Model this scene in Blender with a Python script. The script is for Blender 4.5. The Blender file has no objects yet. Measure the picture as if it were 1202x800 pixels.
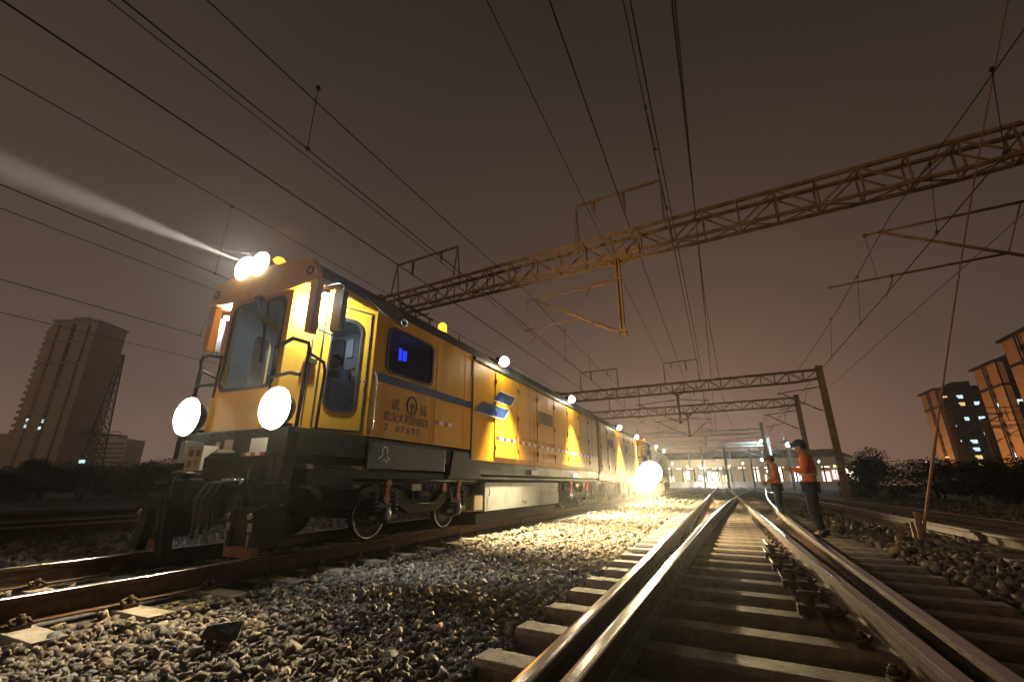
import bpy, bmesh, math, random
import numpy as np
from mathutils import Vector, Matrix, Euler
random.seed(7); rng=np.random.default_rng(7)
R=math.radians
sc=bpy.context.scene
COL=sc.collection
# ------------------------------------------------------------------ materials
def mat(name,col,rough=.6,metal=0.,var=.0,vscale=6.,bump=0.,bscale=40.,spec=.5,emit=None,estr=0.,dirt=None,dscale=2.5,tint=False,streak=False,col2=None):
    m=bpy.data.materials.new(name); m.use_nodes=True
    nt=m.node_tree; N=nt.nodes; L=nt.links; b=N['Principled BSDF']
    b.inputs['Base Color'].default_value=(*col,1); b.inputs['Roughness'].default_value=rough
    b.inputs['Metallic'].default_value=metal; b.inputs['Specular IOR Level'].default_value=spec
    tc=N.new('ShaderNodeTexCoord'); src=None
    if var or dirt or tint:
        mp=N.new('ShaderNodeMapping'); L.new(tc.outputs['Object'],mp.inputs['Vector'])
        if streak: mp.inputs['Scale'].default_value=(1,1,.12)
        nz=N.new('ShaderNodeTexNoise'); nz.inputs['Scale'].default_value=vscale; nz.inputs['Detail'].default_value=6; nz.inputs['Roughness'].default_value=.65
        L.new(mp.outputs['Vector'],nz.inputs['Vector'])
        cr=N.new('ShaderNodeValToRGB'); e=cr.color_ramp.elements
        e[0].position=.3;e[1].position=.7
        lo=tuple(c*(1-var) for c in col); hi=col2 or tuple(min(1,c*(1+var)) for c in col)
        e[0].color=(*lo,1);e[1].color=(*hi,1)
        L.new(nz.outputs['Fac'],cr.inputs['Fac']); src=cr.outputs['Color']
        if dirt:
            n2=N.new('ShaderNodeTexNoise'); n2.inputs['Scale'].default_value=dscale; n2.inputs['Detail'].default_value=8; n2.inputs['Roughness'].default_value=.7
            L.new(mp.outputs['Vector'],n2.inputs['Vector'])
            r2=N.new('ShaderNodeValToRGB'); r2.color_ramp.elements[0].position=.47; r2.color_ramp.elements[1].position=.78
            L.new(n2.outputs['Fac'],r2.inputs['Fac'])
            mx=N.new('ShaderNodeMix'); mx.data_type='RGBA'
            mm=N.new('ShaderNodeMath'); mm.operation='MULTIPLY'; mm.inputs[1].default_value=.8
            L.new(r2.outputs['Color'],mm.inputs[0]); L.new(mm.outputs[0],mx.inputs['Factor'])
            L.new(src,mx.inputs['A']); mx.inputs['B'].default_value=(*dirt,1); src=mx.outputs['Result']
            rr=N.new('ShaderNodeMath'); rr.operation='MULTIPLY_ADD'; rr.inputs[1].default_value=.3; rr.inputs[2].default_value=rough
            L.new(r2.outputs['Color'],rr.inputs[0]); L.new(rr.outputs[0],b.inputs['Roughness'])
        if tint:
            at=N.new('ShaderNodeAttribute'); at.attribute_name='tint'
            mx=N.new('ShaderNodeMix'); mx.data_type='RGBA'; mx.blend_type='MULTIPLY'; mx.inputs['Factor'].default_value=1
            L.new(src,mx.inputs['A']); L.new(at.outputs['Color'],mx.inputs['B']); src=mx.outputs['Result']
        L.new(src,b.inputs['Base Color'])
    if bump:
        n3=N.new('ShaderNodeTexNoise'); n3.inputs['Scale'].default_value=bscale; n3.inputs['Detail'].default_value=5
        L.new(tc.outputs['Object'],n3.inputs['Vector'])
        bp=N.new('ShaderNodeBump'); bp.inputs['Strength'].default_value=bump; bp.inputs['Distance'].default_value=.02
        L.new(n3.outputs['Fac'],bp.inputs['Height']); L.new(bp.outputs['Normal'],b.inputs['Normal'])
    if emit:
        b.inputs['Emission Color'].default_value=(*emit,1); b.inputs['Emission Strength'].default_value=estr
    return m
def glass(name,tint,refl=.14,rough=.03):
    m=bpy.data.materials.new(name); m.use_nodes=True; nt=m.node_tree; N=nt.nodes; L=nt.links
    for n in list(N): N.remove(n)
    o=N.new('ShaderNodeOutputMaterial'); t=N.new('ShaderNodeBsdfTransparent'); t.inputs[0].default_value=(*tint,1)
    g=N.new('ShaderNodeBsdfGlossy'); g.inputs['Roughness'].default_value=rough; g.inputs[0].default_value=(.9,.95,1,1)
    fr=N.new('ShaderNodeLayerWeight'); fr.inputs[0].default_value=.5
    pw=N.new('ShaderNodeMath'); pw.operation='POWER'; pw.inputs[1].default_value=4; L.new(fr.outputs['Facing'],pw.inputs[0])
    ad=N.new('ShaderNodeMath'); ad.operation='MULTIPLY_ADD'; ad.inputs[1].default_value=.6; ad.inputs[2].default_value=refl-.05
    L.new(pw.outputs[0],ad.inputs[0])
    mx=N.new('ShaderNodeMixShader'); L.new(ad.outputs[0],mx.inputs[0]); L.new(t.outputs[0],mx.inputs[1]); L.new(g.outputs[0],mx.inputs[2])
    L.new(mx.outputs[0],o.inputs[0]); return m
M={}
M['yellow']=mat('yellow_paint',(.72,.36,.018),.5,spec=.35,var=.16,vscale=2.2,dirt=(.16,.09,.03),dscale=2.2,bump=.12,bscale=7,streak=True)
M['roof']=mat('roof_grey_paint',(.085,.075,.06),.6,var=.3,vscale=3,dirt=(.03,.027,.025),bump=.1)
M['roofblue']=mat('roof_blue_grey_paint',(.04,.06,.085),.5,var=.25,vscale=3,dirt=(.04,.035,.03),bump=.1)
M['black']=mat('black_metal',(.011,.011,.012),.5,var=.4,vscale=6,dirt=(.03,.022,.016),bump=.12,spec=.2)
M['slate']=mat('dark_blue_grey_metal',(.016,.020,.026),.42,var=.3,vscale=5,dirt=(.03,.022,.016),bump=.08,spec=.25)
M['gasket']=mat('black_rubber',(.012,.012,.013),.6)
M['blue']=mat('stripe_blue',(.012,.035,.15),.4,var=.2)
M['white']=mat('white_marking',(.72,.7,.66),.5,var=.1)
M['red']=mat('red_marking',(.45,.03,.02),.5,var=.15)
M['redpart']=mat('red_painted_iron',(.28,.035,.022),.55,var=.3,dirt=(.05,.03,.02))
M['letter']=mat('brown_lettering',(.10,.028,.012),.55,var=.15)
M['tankgrey']=mat('pale_grey_paint',(.36,.39,.38),.5,var=.1,vscale=3,dirt=(.2,.16,.1),dscale=2,bump=.05)
M['beige']=mat('beige_paint',(.40,.33,.21),.5,var=.15,dirt=(.2,.14,.08))
M['chrome']=mat('bright_steel',(.6,.6,.58),.25,1.)
M['interior']=mat('cab_lining',(.34,.36,.37),.6,var=.1)
M['intdark']=mat('cab_dark_trim',(.06,.06,.065),.6)
M['glassw']=glass('windscreen_glass',(.55,.62,.68),.10)
M['glassd']=glass('tinted_glass',(.38,.42,.5),.10)
M['mirror']=mat('mirror_glass',(.6,.62,.65),.05,1.)
M['rust']=mat('rail_rust',(.09,.045,.022),.65,.35,var=.4,vscale=25,dirt=(.035,.02,.014),dscale=8,bump=.15,bscale=60)
M['steel']=mat('rail_polished_steel',(.5,.47,.43),.2,1.,var=.15,vscale=14,bump=.03,bscale=90)
M['concrete']=mat('sleeper_concrete',(.26,.22,.165),.8,var=.25,vscale=9,dirt=(.09,.06,.035),dscale=6,bump=.35,bscale=70)
M['timber']=mat('turnout_sleeper',(.21,.165,.12),.8,var=.35,vscale=9,dirt=(.045,.028,.016),dscale=5,bump=.4,bscale=60)
M['clip']=mat('clip_iron',(.06,.035,.022),.6,.5,var=.4,vscale=30)
M['ballast']=mat('ballast_base',(.045,.038,.032),.9,var=.5,vscale=30,bump=.8,bscale=30)
M['stone']=mat('ballast_stone',(.165,.135,.10),.85,var=.35,vscale=14,bump=.4,bscale=60,tint=True)
M['earth']=mat('dark_earth',(.035,.03,.024),.95,var=.5,vscale=.6,bump=.5,bscale=3)
M['portal']=mat('portal_steel',(.30,.19,.10),.7,.2,var=.35,vscale=4,dirt=(.09,.045,.02),dscale=3,bump=.15)
M['galv']=mat('floodlit_pale_steel',(.42,.45,.46),.5,.5,var=.2,vscale=4)  # pale tone puts the white floodlight on the far masts into the colour
M['wire']=mat('wire_copper',(.05,.036,.027),.5,.6)
M['wirelit']=mat('orange_lit_rope',(.30,.15,.07),.6,var=.25,vscale=5)  # orange light falling on the rope is put into its colour
M['insul']=mat('insulator_brown',(.26,.12,.045),.3,var=.3)
M['leafdark']=mat('foliage_dark',(.016,.022,.012),.8,var=.5,vscale=1.5)
M['bark']=mat('bark',(.05,.038,.028),.9,var=.3,bump=.5)
M['endwall']=mat('orange_lit_render',(.50,.27,.12),.85,var=.12,vscale=.3,bump=.05)  # orange lamp light on the end walls is part of this colour
M['facade']=mat('shaded_facade',(.022,.023,.027),.7,var=.3,vscale=.4)  # dark tone holds the shade on the unlit tower fronts
M['winglass']=mat('dark_window_glass',(.012,.015,.02),.1)
M['trimdark']=mat('dark_trim',(.03,.026,.024),.8)
M['tower']=mat('pale_tile_cladding',(.50,.43,.37),.85,var=.12,vscale=.2)
M['tower2']=mat('grey_tile_cladding',(.38,.36,.35),.85,var=.12,vscale=.2)
M['vest']=mat('orange_fabric',(.88,.20,.04),.75,var=.15,vscale=14,bump=.3,bscale=25)
M['vestlight']=mat('faded_orange_fabric',(.85,.28,.13),.75,var=.15,vscale=14,bump=.3,bscale=25)
M['reflect']=mat('reflective_tape',(.7,.68,.55),.35)
M['trousers']=mat('dark_work_trousers',(.025,.028,.04),.85,var=.2,bump=.3,bscale=25)
M['jacketdark']=mat('dark_jacket',(.03,.03,.036),.8,var=.2,bump=.3,bscale=25)
M['skin']=mat('skin',(.48,.27,.18),.55,var=.06)
M['hair']=mat('black_hair',(.012,.01,.009),.6)
M['helmetblue']=mat('dark_blue_cap',(.03,.04,.075),.55)
M['helmetred']=mat('rust_red_cap',(.25,.07,.035),.6)
M['boot']=mat('black_boot',(.015,.014,.013),.5)
M['eye']=mat('eye',(.05,.04,.035),.2)
M['hall']=mat('hall_roof',(.10,.085,.075),.7,var=.2,vscale=.3)
M['hallw']=mat('hall_fascia',(.42,.34,.22),.7,var=.1,vscale=.3)
M['pave']=mat('platform_concrete',(.45,.44,.42),.8,var=.15,vscale=1)
M['rock']=mat('dark_rock',(.03,.027,.024),.85,var=.4,bump=.6,bscale=25)
def em(name,col,s):
    return mat(name,col,.4,emit=col,estr=s)
M['e_head']=em('headlight_lit',(1,.95,.80),16)
M['e_work']=em('work_lamp_lit',(1,.95,.85),16)
M['e_amber']=em('amber_beacon_lit',(1,.36,.02),3.2)
M['e_cool']=em('porch_lamp_lit',(.8,.92,1),30)
M['e_side']=em('side_lamp_lit',(1,.86,.55),12)
M['e_torch']=em('headlamp_lit',(.75,.9,1),25)
M['e_blue']=em('blue_screen_lit',(.03,.06,1),2.2)
M['e_dot']=em('signal_blue_lit',(.12,.2,1),12)
M['e_win']=em('lit_window_cool',(.62,.86,.95),1.5)
M['e_winw']=em('lit_window_warm',(1,.68,.25),1.2)
M['e_street']=em('street_lamp_lit',(1,.5,.12),18)
M['e_hall']=em('hall_light_lit',(1,.86,.68),3.2)
M['e_white']=em('white_lamp_lit',(.8,1,1),14)
M['e_cabin']=em('cab_ceiling_lamp',(.85,.93,1),16)
# ------------------------------------------------------------------ mesh builder
OFF={}
WHOLE={'livery_flash','flash_outline','louvre','front_marking','boom','frame','cantilever','maker_emblem','railway_emblem','livery_stripe','window_strip','crown','stem','low_wing','wiper','eye','rivet_row','cab_door','balcony_rail','reflective_tape'}
class MB:
    def __init__(s): s.v=[];s.f=[];s.m=[];s.sm=[]
    def add(s,vs,fs,mi=0,smooth=False):
        o=len(s.v); s.v+= [tuple(v) for v in vs]
        for f in fs: s.f.append([i+o for i in f]); s.m.append(mi); s.sm.append(smooth)
        return s
    def box(s,x0,x1,y0,y1,z0,z1,mi=0):
        if x0>x1:x0,x1=x1,x0
        if y0>y1:y0,y1=y1,y0
        if z0>z1:z0,z1=z1,z0
        return s.add([(x0,y0,z0),(x1,y0,z0),(x1,y1,z0),(x0,y1,z0),(x0,y0,z1),(x1,y0,z1),(x1,y1,z1),(x0,y1,z1)],
          [(3,2,1,0),(4,5,6,7),(0,1,5,4),(1,2,6,5),(2,3,7,6),(3,0,4,7)],mi)
    def bar(s,a,b,w,h=None,mi=0,up=(0,0,1)):
        h=h or w; a=Vector(a);b=Vector(b);d=(b-a).normalized();u=Vector(up)
        if abs(d.dot(u))>.95:u=Vector((0,1,0))
        x=d.cross(u).normalized();y=x.cross(d)
        vs=[p+x*sx*w/2+y*sy*h/2 for p in(a,b) for sx,sy in((-1,-1),(1,-1),(1,1),(-1,1))]
        return s.add(vs,[(0,1,2,3),(7,6,5,4),(0,4,5,1),(1,5,6,2),(2,6,7,3),(3,7,4,0)],mi)
    def tube(s,pts,r,n=8,mi=0,cap=True,closed=False):
        pts=[Vector(p) for p in pts];k=len(pts);rs=r if isinstance(r,(list,tuple)) else [r]*k
        vs=[];pu=None
        for i,p in enumerate(pts):
            if closed:d=pts[(i+1)%k]-pts[i-1]
            else:d=pts[min(i+1,k-1)]-pts[max(i-1,0)]
            d.normalize()
            if pu is None:
                u=Vector((0,0,1)) if abs(d.z)<.9 else Vector((0,1,0))
            else:u=pu
            x=d.cross(u).normalized();pu=x.cross(d)
            for j in range(n):
                t=2*math.pi*j/n; vs.append(p+(x*math.cos(t)+pu*math.sin(t))*rs[i])
        fs=[]
        for i in range(k if closed else k-1):
            for j in range(n):
                a=i*n+j;b=i*n+(j+1)%n;c=((i+1)%k)*n+(j+1)%n;d2=((i+1)%k)*n+j
                fs.append((a,b,c,d2))
        s.add(vs,fs,mi,True)
        if cap and not closed:
            s.add(vs[:n],[tuple(range(n))[::-1]],mi);s.add(vs[-n:],[tuple(range(n))],mi)
        return s
    def cyl(s,a,b,r0,r1=None,n=20,mi=0): return s.tube([a,b],[r0,r0 if r1 is None else r1],n,mi)
    def lathe(s,c,axis,prof,n=24,mi=0,smooth=True):
        # prof: list of (dist along axis, radius)
        c=Vector(c);ax=Vector(axis).normalized();u=Vector((0,0,1)) if abs(ax.z)<.9 else Vector((0,1,0))
        x=ax.cross(u).normalized();y=x.cross(ax);vs=[]
        for d,r in prof:
            for j in range(n):
                t=2*math.pi*j/n;vs.append(c+ax*d+(x*math.cos(t)+y*math.sin(t))*max(r,1e-4))
        fs=[(i*n+j,i*n+(j+1)%n,(i+1)*n+(j+1)%n,(i+1)*n+j) for i in range(len(prof)-1) for j in range(n)]
        return s.add(vs,fs,mi,smooth)
    def prism(s,poly,axis,a,b,mi=0,smooth=False):
        n=len(poly)
        def P(p,t):
            return {'x':(t,p[0],p[1]),'y':(p[0],t,p[1]),'z':(p[0],p[1],t)}[axis]
        vs=[P(p,a) for p in poly]+[P(p,b) for p in poly]
        s.add(vs,[tuple(range(n))[::-1],tuple(range(n,2*n))],mi)
        return s.add(vs,[(i,(i+1)%n,n+(i+1)%n,n+i) for i in range(n)],mi,smooth)
    def sphere(s,c,r,nu=12,nv=8,mi=0,sx=1,sy=1,sz=1):
        vs=[];c=Vector(c)
        for i in range(nv+1):
            a=math.pi*i/nv
            for j in range(nu):
                t=2*math.pi*j/nu;vs.append((c.x+r*sx*math.sin(a)*math.cos(t),c.y+r*sy*math.sin(a)*math.sin(t),c.z+r*sz*math.cos(a)))
        return s.add(vs,[(i*nu+j,(i+1)*nu+j,(i+1)*nu+(j+1)%nu,i*nu+(j+1)%nu) for i in range(nv) for j in range(nu)],mi,True)
    def map(s,fn): s.v=[tuple(fn(Vector(v))) for v in s.v]; return s
    def pieces(s,gap=.004):
        n=len(s.v);p=list(range(n))
        def fd(a):
            while p[a]!=a:p[a]=p[p[a]];a=p[a]
            return a
        for f in s.f:
            r=fd(f[0])
            for i in f[1:]:p[fd(i)]=r
        isl={}
        for k,f in enumerate(s.f):isl.setdefault(fd(f[0]),[]).append(k)
        L_=list(isl.values())
        if len(L_)<2:return None
        bb=[]
        for fs in L_:
            pts=[s.v[i] for k in fs for i in s.f[k]]
            bb.append([min(q[a] for q in pts)-gap for a in range(3)]+[max(q[a] for q in pts)+gap for a in range(3)])
        g=list(range(len(L_)))
        def fg(a):
            while g[a]!=a:a=g[a]
            return a
        for i in range(len(L_)):
            for j in range(i):
                A,B=bb[i],bb[j]
                if all(A[k]<=B[k+3] and B[k]<=A[k+3] for k in range(3)):g[fg(i)]=fg(j)
        gr={}
        for i in range(len(L_)):gr.setdefault(fg(i),[]).extend(L_[i])
        if len(gr)<2:return None
        out=[]
        for fs in gr.values():
            m=MB();mp={}
            for k in sorted(fs):
                f=[]
                for i in s.f[k]:
                    if i not in mp:mp[i]=len(m.v);m.v.append(s.v[i])
                    f.append(mp[i])
                m.f.append(f);m.m.append(s.m[k]);m.sm.append(s.sm[k])
            out.append(m)
        return out
    def build(s,name,mats,parent=None,bevel=0,weld=True,kind=None,split=True):
        if split and parent is not None and name not in WHOLE:
            ps=s.pieces()
            if ps: return [q.build(name,mats,parent,bevel,weld,kind,False) for q in ps][0]
        off=Vector((0,0,0))
        if parent is not None: off=OFF.get(parent.name,Vector((0,0,0)))
        me=bpy.data.meshes.new(name)
        me.from_pydata([tuple(Vector(v)-off) for v in s.v],[],s.f)
        mats=mats if isinstance(mats,(list,tuple)) else [mats]
        for m in mats: me.materials.append(m)
        me.polygons.foreach_set('material_index',s.m); me.polygons.foreach_set('use_smooth',s.sm)
        bm=bmesh.new(); bm.from_mesh(me)
        if weld: bmesh.ops.remove_doubles(bm,verts=bm.verts,dist=1e-5)
        bmesh.ops.recalc_face_normals(bm,faces=bm.faces)
        if bevel:
            es=[e for e in bm.edges if len(e.link_faces)==2 and e.calc_face_angle(0)>.5 and not (e.link_faces[0].smooth and e.link_faces[1].smooth)]
            bmesh.ops.bevel(bm,geom=es,offset=bevel,segments=2,profile=.7,affect='EDGES',clamp_overlap=True)
        bm.to_mesh(me); bm.free()
        o=bpy.data.objects.new(name,me); COL.objects.link(o)
        if parent is not None: o.parent=parent; OFF[o.name]=off
        if kind: o['kind']=kind
        return o
def tag(o,label,cat,group=None):
    o['label']=label;o['category']=cat
    if group:o['group']=group
    return o
def thing(name,loc,label,cat,group=None,rz=0):
    o=bpy.data.objects.new(name,None);COL.objects.link(o);o.location=loc;o.rotation_euler=(0,0,rz)
    o.empty_display_size=.2
    OFF[o.name]=Vector(loc) if rz==0 else Vector((0,0,0))
    return tag(o,label,cat,group)
def rootlocal(o): OFF[o.name]=Vector((0,0,0)); return o
def copy_tree(o,parent=None):
    c=o.copy();COL.objects.link(c)
    if parent is not None:c.parent=parent
    for ch in [x for x in KIDS.get(o.name,[])] : copy_tree(ch,c)
    return c
KIDS={}
def index_kids():
    KIDS.clear()
    for o in sc.objects:
        if o.parent: KIDS.setdefault(o.parent.name,[]).append(o)
def rrect(cx,cz,w,h,r,n=8):
    pts=[]
    for (sx,sz,a0) in((1,1,0),(-1,1,90),(-1,-1,180),(1,-1,270)):
        for k in range(n+1):
            a=R(a0+90*k/n);pts.append((cx+sx*(w/2-r)+r*math.cos(a),cz+sz*(h/2-r)+r*math.sin(a)))
    return pts
def wallhole(mb,P,u0,u1,v0,v1,hole,th,mi=0,mi2=0):
    """wall in a (u,v) frame with a rounded hole; P(u,v,d) -> 3d, th thickness"""
    n=len(hole);cu=sum(p[0] for p in hole)/n;cv=sum(p[1] for p in hole)/n
    # outer points: insert corners
    outer=[]
    for (u,v) in hole:
        du,dv=u-cu,v-cv;t=1e9
        if du>1e-9:t=min(t,(u1-cu)/du)
        if du<-1e-9:t=min(t,(u0-cu)/du)
        if dv>1e-9:t=min(t,(v1-cv)/dv)
        if dv<-1e-9:t=min(t,(v0-cv)/dv)
        outer.append([cu+du*t,cv+dv*t])
    for c in((u0,v0),(u1,v0),(u1,v1),(u0,v1)):
        i=min(range(n),key=lambda k:(outer[k][0]-c[0])**2+(outer[k][1]-c[1])**2);outer[i]=list(c)
    for d,flip in((0,0),(th,1)):
        vs=[P(*p,d) for p in hole]+[P(*p,d) for p in outer]
        mb.add(vs,[(i,(i+1)%n,n+(i+1)%n,n+i) for i in range(n)],mi2 if flip else mi)
    for ring in(hole,outer):
        vs=[P(*p,0) for p in ring]+[P(*p,th) for p in ring]
        mb.add(vs,[(i,(i+1)%n,n+(i+1)%n,n+i) for i in range(n)],mi)
def text_mesh(s,size,m,parent,origin,rot,ext=.003,align='CENTER',name='lettering',sx=1.):
    cu=bpy.data.curves.new('t','FONT');cu.body=s;cu.size=size;cu.extrude=ext;cu.align_x=align
    o=bpy.data.objects.new('t',cu);COL.objects.link(o)
    bpy.context.view_layer.update()
    me=bpy.data.meshes.new_from_object(o.evaluated_get(bpy.context.evaluated_depsgraph_get()))
    bpy.data.objects.remove(o)
    mw=Matrix.Translation(Vector(origin)-OFF.get(parent.name,Vector((0,0,0))))@Euler(rot).to_matrix().to_4x4()@Matrix.Diagonal((sx,1,1,1))
    me.transform(mw);me.materials.clear();me.materials.append(m)
    q=bpy.data.objects.new(name,me);COL.objects.link(q);q.parent=parent;OFF[q.name]=OFF.get(parent.name,Vector((0,0,0)))
    return q
# ------------------------------------------------------------------ camera, world, sun
W,HH=1202,800;F=510.
cam=bpy.data.cameras.new('camera');co=bpy.data.objects.new('camera',cam);COL.objects.link(co)
cam.sensor_width=36;cam.lens=F/1202*36;cam.clip_start=.05;cam.clip_end=3000
PITCH=math.atan(167/510);YAW=R(24.63)
co.location=(0,0,.70);co.rotation_euler=(R(90)+PITCH,0,YAW);sc.camera=co
w=bpy.data.worlds.new('World');sc.world=w;w.use_nodes=True
N=w.node_tree.nodes;L=w.node_tree.links;bg=N['Background']
tc=N.new('ShaderNodeTexCoord');sx=N.new('ShaderNodeSeparateXYZ');L.new(tc.outputs['Generated'],sx.inputs[0])
nz=N.new('ShaderNodeTexNoise');nz.inputs['Scale'].default_value=2.2;nz.inputs['Detail'].default_value=3
L.new(tc.outputs['Generated'],nz.inputs['Vector'])
ma=N.new('ShaderNodeMath');ma.operation='MULTIPLY_ADD';ma.inputs[1].default_value=.16
L.new(nz.outputs['Fac'],ma.inputs[0]);
sb=N.new('ShaderNodeMath');sb.operation='SUBTRACT';sb.inputs[1].default_value=.08;L.new(sx.outputs['Z'],sb.inputs[0]);L.new(sb.outputs[0],ma.inputs[2])
cr=N.new('ShaderNodeValToRGB');E=cr.color_ramp
stops=[(0.0,(.225,.132,.096)),(.07,(.170,.108,.085)),(.24,(.100,.068,.055)),(.48,(.060,.041,.0315)),(.85,(.029,.0205,.0168))]
E.elements[0].position=stops[0][0];E.elements[0].color=(*stops[0][1],1)
E.elements[1].position=stops[-1][0];E.elements[1].color=(*stops[-1][1],1)
for p,c in stops[1:-1]:
    e=E.elements.new(p);e.color=(*c,1)
L.new(ma.outputs[0],cr.inputs[0])
# city glow is stronger over the station than to the right of the line
hx=N.new('ShaderNodeMapRange');hx.inputs['From Min'].default_value=-.2;hx.inputs['From Max'].default_value=.75;hx.inputs['To Min'].default_value=1.08;hx.inputs['To Max'].default_value=.62
L.new(sx.outputs['X'],hx.inputs['Value'])
mul=N.new('ShaderNodeMix');mul.data_type='RGBA';mul.blend_type='MULTIPLY';mul.inputs['Factor'].default_value=1
L.new(cr.outputs[0],mul.inputs['A']);L.new(hx.outputs[0],mul.inputs['B'])
dt=N.new('ShaderNodeVectorMath');dt.operation='DOT_PRODUCT';dt.inputs[1].default_value=Vector((-.02,1,.02)).normalized()
L.new(tc.outputs['Generated'],dt.inputs[0])
cl=N.new('ShaderNodeMath');cl.operation='MAXIMUM';cl.inputs[1].default_value=0;L.new(dt.outputs['Value'],cl.inputs[0])
pw=N.new('ShaderNodeMath');pw.operation='POWER';pw.inputs[1].default_value=11;L.new(cl.outputs[0],pw.inputs[0])
gl=N.new('ShaderNodeMix');gl.data_type='RGBA';gl.blend_type='ADD';gl.inputs['B'].default_value=(.085,.040,.018,1)
L.new(pw.outputs[0],gl.inputs['Factor']);L.new(mul.outputs['Result'],gl.inputs['A'])
L.new(gl.outputs['Result'],bg.inputs[0]);bg.inputs[1].default_value=1.0
sl=bpy.data.lights.new('yard_glow_sun','SUN');sl.energy=.27;sl.angle=R(8);sl.color=(1,.62,.30)  # weak warm sun added in place of unseen yard light
so=bpy.data.objects.new('yard_glow_sun',sl);COL.objects.link(so)
sd=Vector((.50,.86,-.12));so.rotation_euler=sd.to_track_quat('-Z','Y').to_euler()
vs=sc.view_settings;vs.view_transform='Standard';vs.look='None';vs.exposure=0;vs.gamma=1;vs.use_curve_mapping=False
sc.cycles.use_denoising=True;sc.cycles.max_bounces=6;sc.cycles.transparent_max_bounces=12;sc.cycles.volume_bounces=0
sc.cycles.sample_clamp_indirect=4;sc.cycles.caustics_reflective=False;sc.cycles.caustics_refractive=False
def spot(loc,target,P,ang,blend,col,r=.08):
    l=bpy.data.lights.new('lamp_beam','SPOT');l.energy=P;l.spot_size=R(ang);l.spot_blend=blend;l.color=col;l.shadow_soft_size=r
    o=bpy.data.objects.new('lamp_beam',l);COL.objects.link(o);o.location=loc
    o.rotation_euler=(Vector(target)-Vector(loc)).to_track_quat('-Z','Y').to_euler();return o
def point(loc,P,col,r=.06):
    l=bpy.data.lights.new('lamp_light','POINT');l.energy=P;l.color=col;l.shadow_soft_size=r
    o=bpy.data.objects.new('lamp_light',l);COL.objects.link(o);o.location=loc;return o
# ------------------------------------------------------------------ ground and ballast
gm=MB();gm.add([(-388,-388,-.62),(388,-388,-.62),(388,388,-.62),(-388,388,-.62)],[(0,1,2,3)])
gm.build('ground',M['earth'],kind='structure')
def bedz(x,y):
    z=-.262+.014*math.sin(x*1.9+y*.7)+.011*math.sin(x*4.3-y*2.1)
    if -1.3<x<2.1: z=-.335
    elif 2.1<=x<3.0: z=-.27
    if -6.4<x<-3.7: z=-.225
    if -3.7<=x<-1.5: z+=.035*math.sin((x+3.7)/2.2*math.pi)
    return z
xs=np.concatenate([np.arange(-24,-7,1.0),np.arange(-7,4.2,.14),np.arange(4.2,14.1,.8)])
ys=np.concatenate([np.arange(-6,14,.2),np.arange(14,60,1.),np.arange(60,161,10)])
bm_=MB();vv=[]
for y in ys:
    for x in xs:vv.append((x,y,bedz(x,y) if -23.5<x<13.5 else -.63))
nx=len(xs)
bm_.add(vv,[(j*nx+i,j*nx+i+1,(j+1)*nx+i+1,(j+1)*nx+i) for j in range(len(ys)-1) for i in range(nx-1)],0,True)
bm_.build('ballast_bed',M['ballast'],kind='structure',weld=False)
# angular stones
def proto():
    bm=bmesh.new()
    for _ in range(10):
        v=Vector((random.gauss(0,1),random.gauss(0,1),random.gauss(0,1))).normalized()*random.uniform(.7,1.2)
        bm.verts.new((v.x*1.15,v.y*.95,v.z*.72))
    r=bmesh.ops.convex_hull(bm,input=bm.verts)
    bmesh.ops.delete(bm,geom=[g for g in r['geom_interior'] if isinstance(g,bmesh.types.BMVert)],context='VERTS')
    bmesh.ops.triangulate(bm,faces=bm.faces);bm.verts.ensure_lookup_table();bm.verts.index_update()
    V=np.array([v.co[:] for v in bm.verts]);T=np.array([[v.index for v in f.verts] for f in bm.faces]);bm.free();return V,T
PROT=[proto() for _ in range(14)]
def rails_x(y):return []
def stones(name,regions,skip=None,seed=1):
    g=np.random.default_rng(seed);Vs=[];Ts=[];Cs=[];base=0
    for(x0,x1,y0,y1,den,r,dz) in regions:
        n=int((x1-x0)*(y1-y0)*den)
        X=g.uniform(x0,x1,n);Y=g.uniform(y0,y1,n)
        S=r*np.exp(g.normal(0,.3,n));S=np.clip(S,r*.45,r*1.9)
        for i in range(n):
            x,y=X[i],Y[i]
            if skip and skip(x,y):continue
            V,T=PROT[g.integers(len(PROT))]
            q=g.normal(size=4);q/=np.linalg.norm(q);a,b,c,d=q
            Rm=np.array([[1-2*(c*c+d*d),2*(b*c-a*d),2*(b*d+a*c)],[2*(b*c+a*d),1-2*(b*b+d*d),2*(c*d-a*b)],[2*(b*d-a*c),2*(c*d+a*b),1-2*(b*b+c*c)]])
            z=bedz(x,y)+dz+S[i]*g.uniform(-.1,.55)
            P=(V@Rm.T)*S[i]+np.array([x,y,z])
            Vs.append(P);Ts.append(T+base);base+=len(V)
            k=g.uniform(.25,1.3);h=g.normal(0.02,.10)
            Cs.append(np.tile(np.array([k*(1+h),k,k*(1-h*1.3),1]),(len(V),1)))
    V=np.concatenate(Vs);T=np.concatenate(Ts);C=np.concatenate(Cs)
    me=bpy.data.meshes.new(name);me.vertices.add(len(V));me.vertices.foreach_set('co',V.astype(np.float32).ravel())
    me.loops.add(T.size);me.loops.foreach_set('vertex_index',T.astype(np.int32).ravel())
    me.polygons.add(len(T));me.polygons.foreach_set('loop_start',np.arange(0,T.size,3,dtype=np.int32))
    me.update(calc_edges=True)
    at=me.color_attributes.new('tint','FLOAT_COLOR','POINT');at.data.foreach_set('color',C.astype(np.float32).ravel())
    me.materials.append(M['stone'])
    o=bpy.data.objects.new(name,me);COL.objects.link(o);o['kind']='stuff';return o
SP=.56
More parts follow.
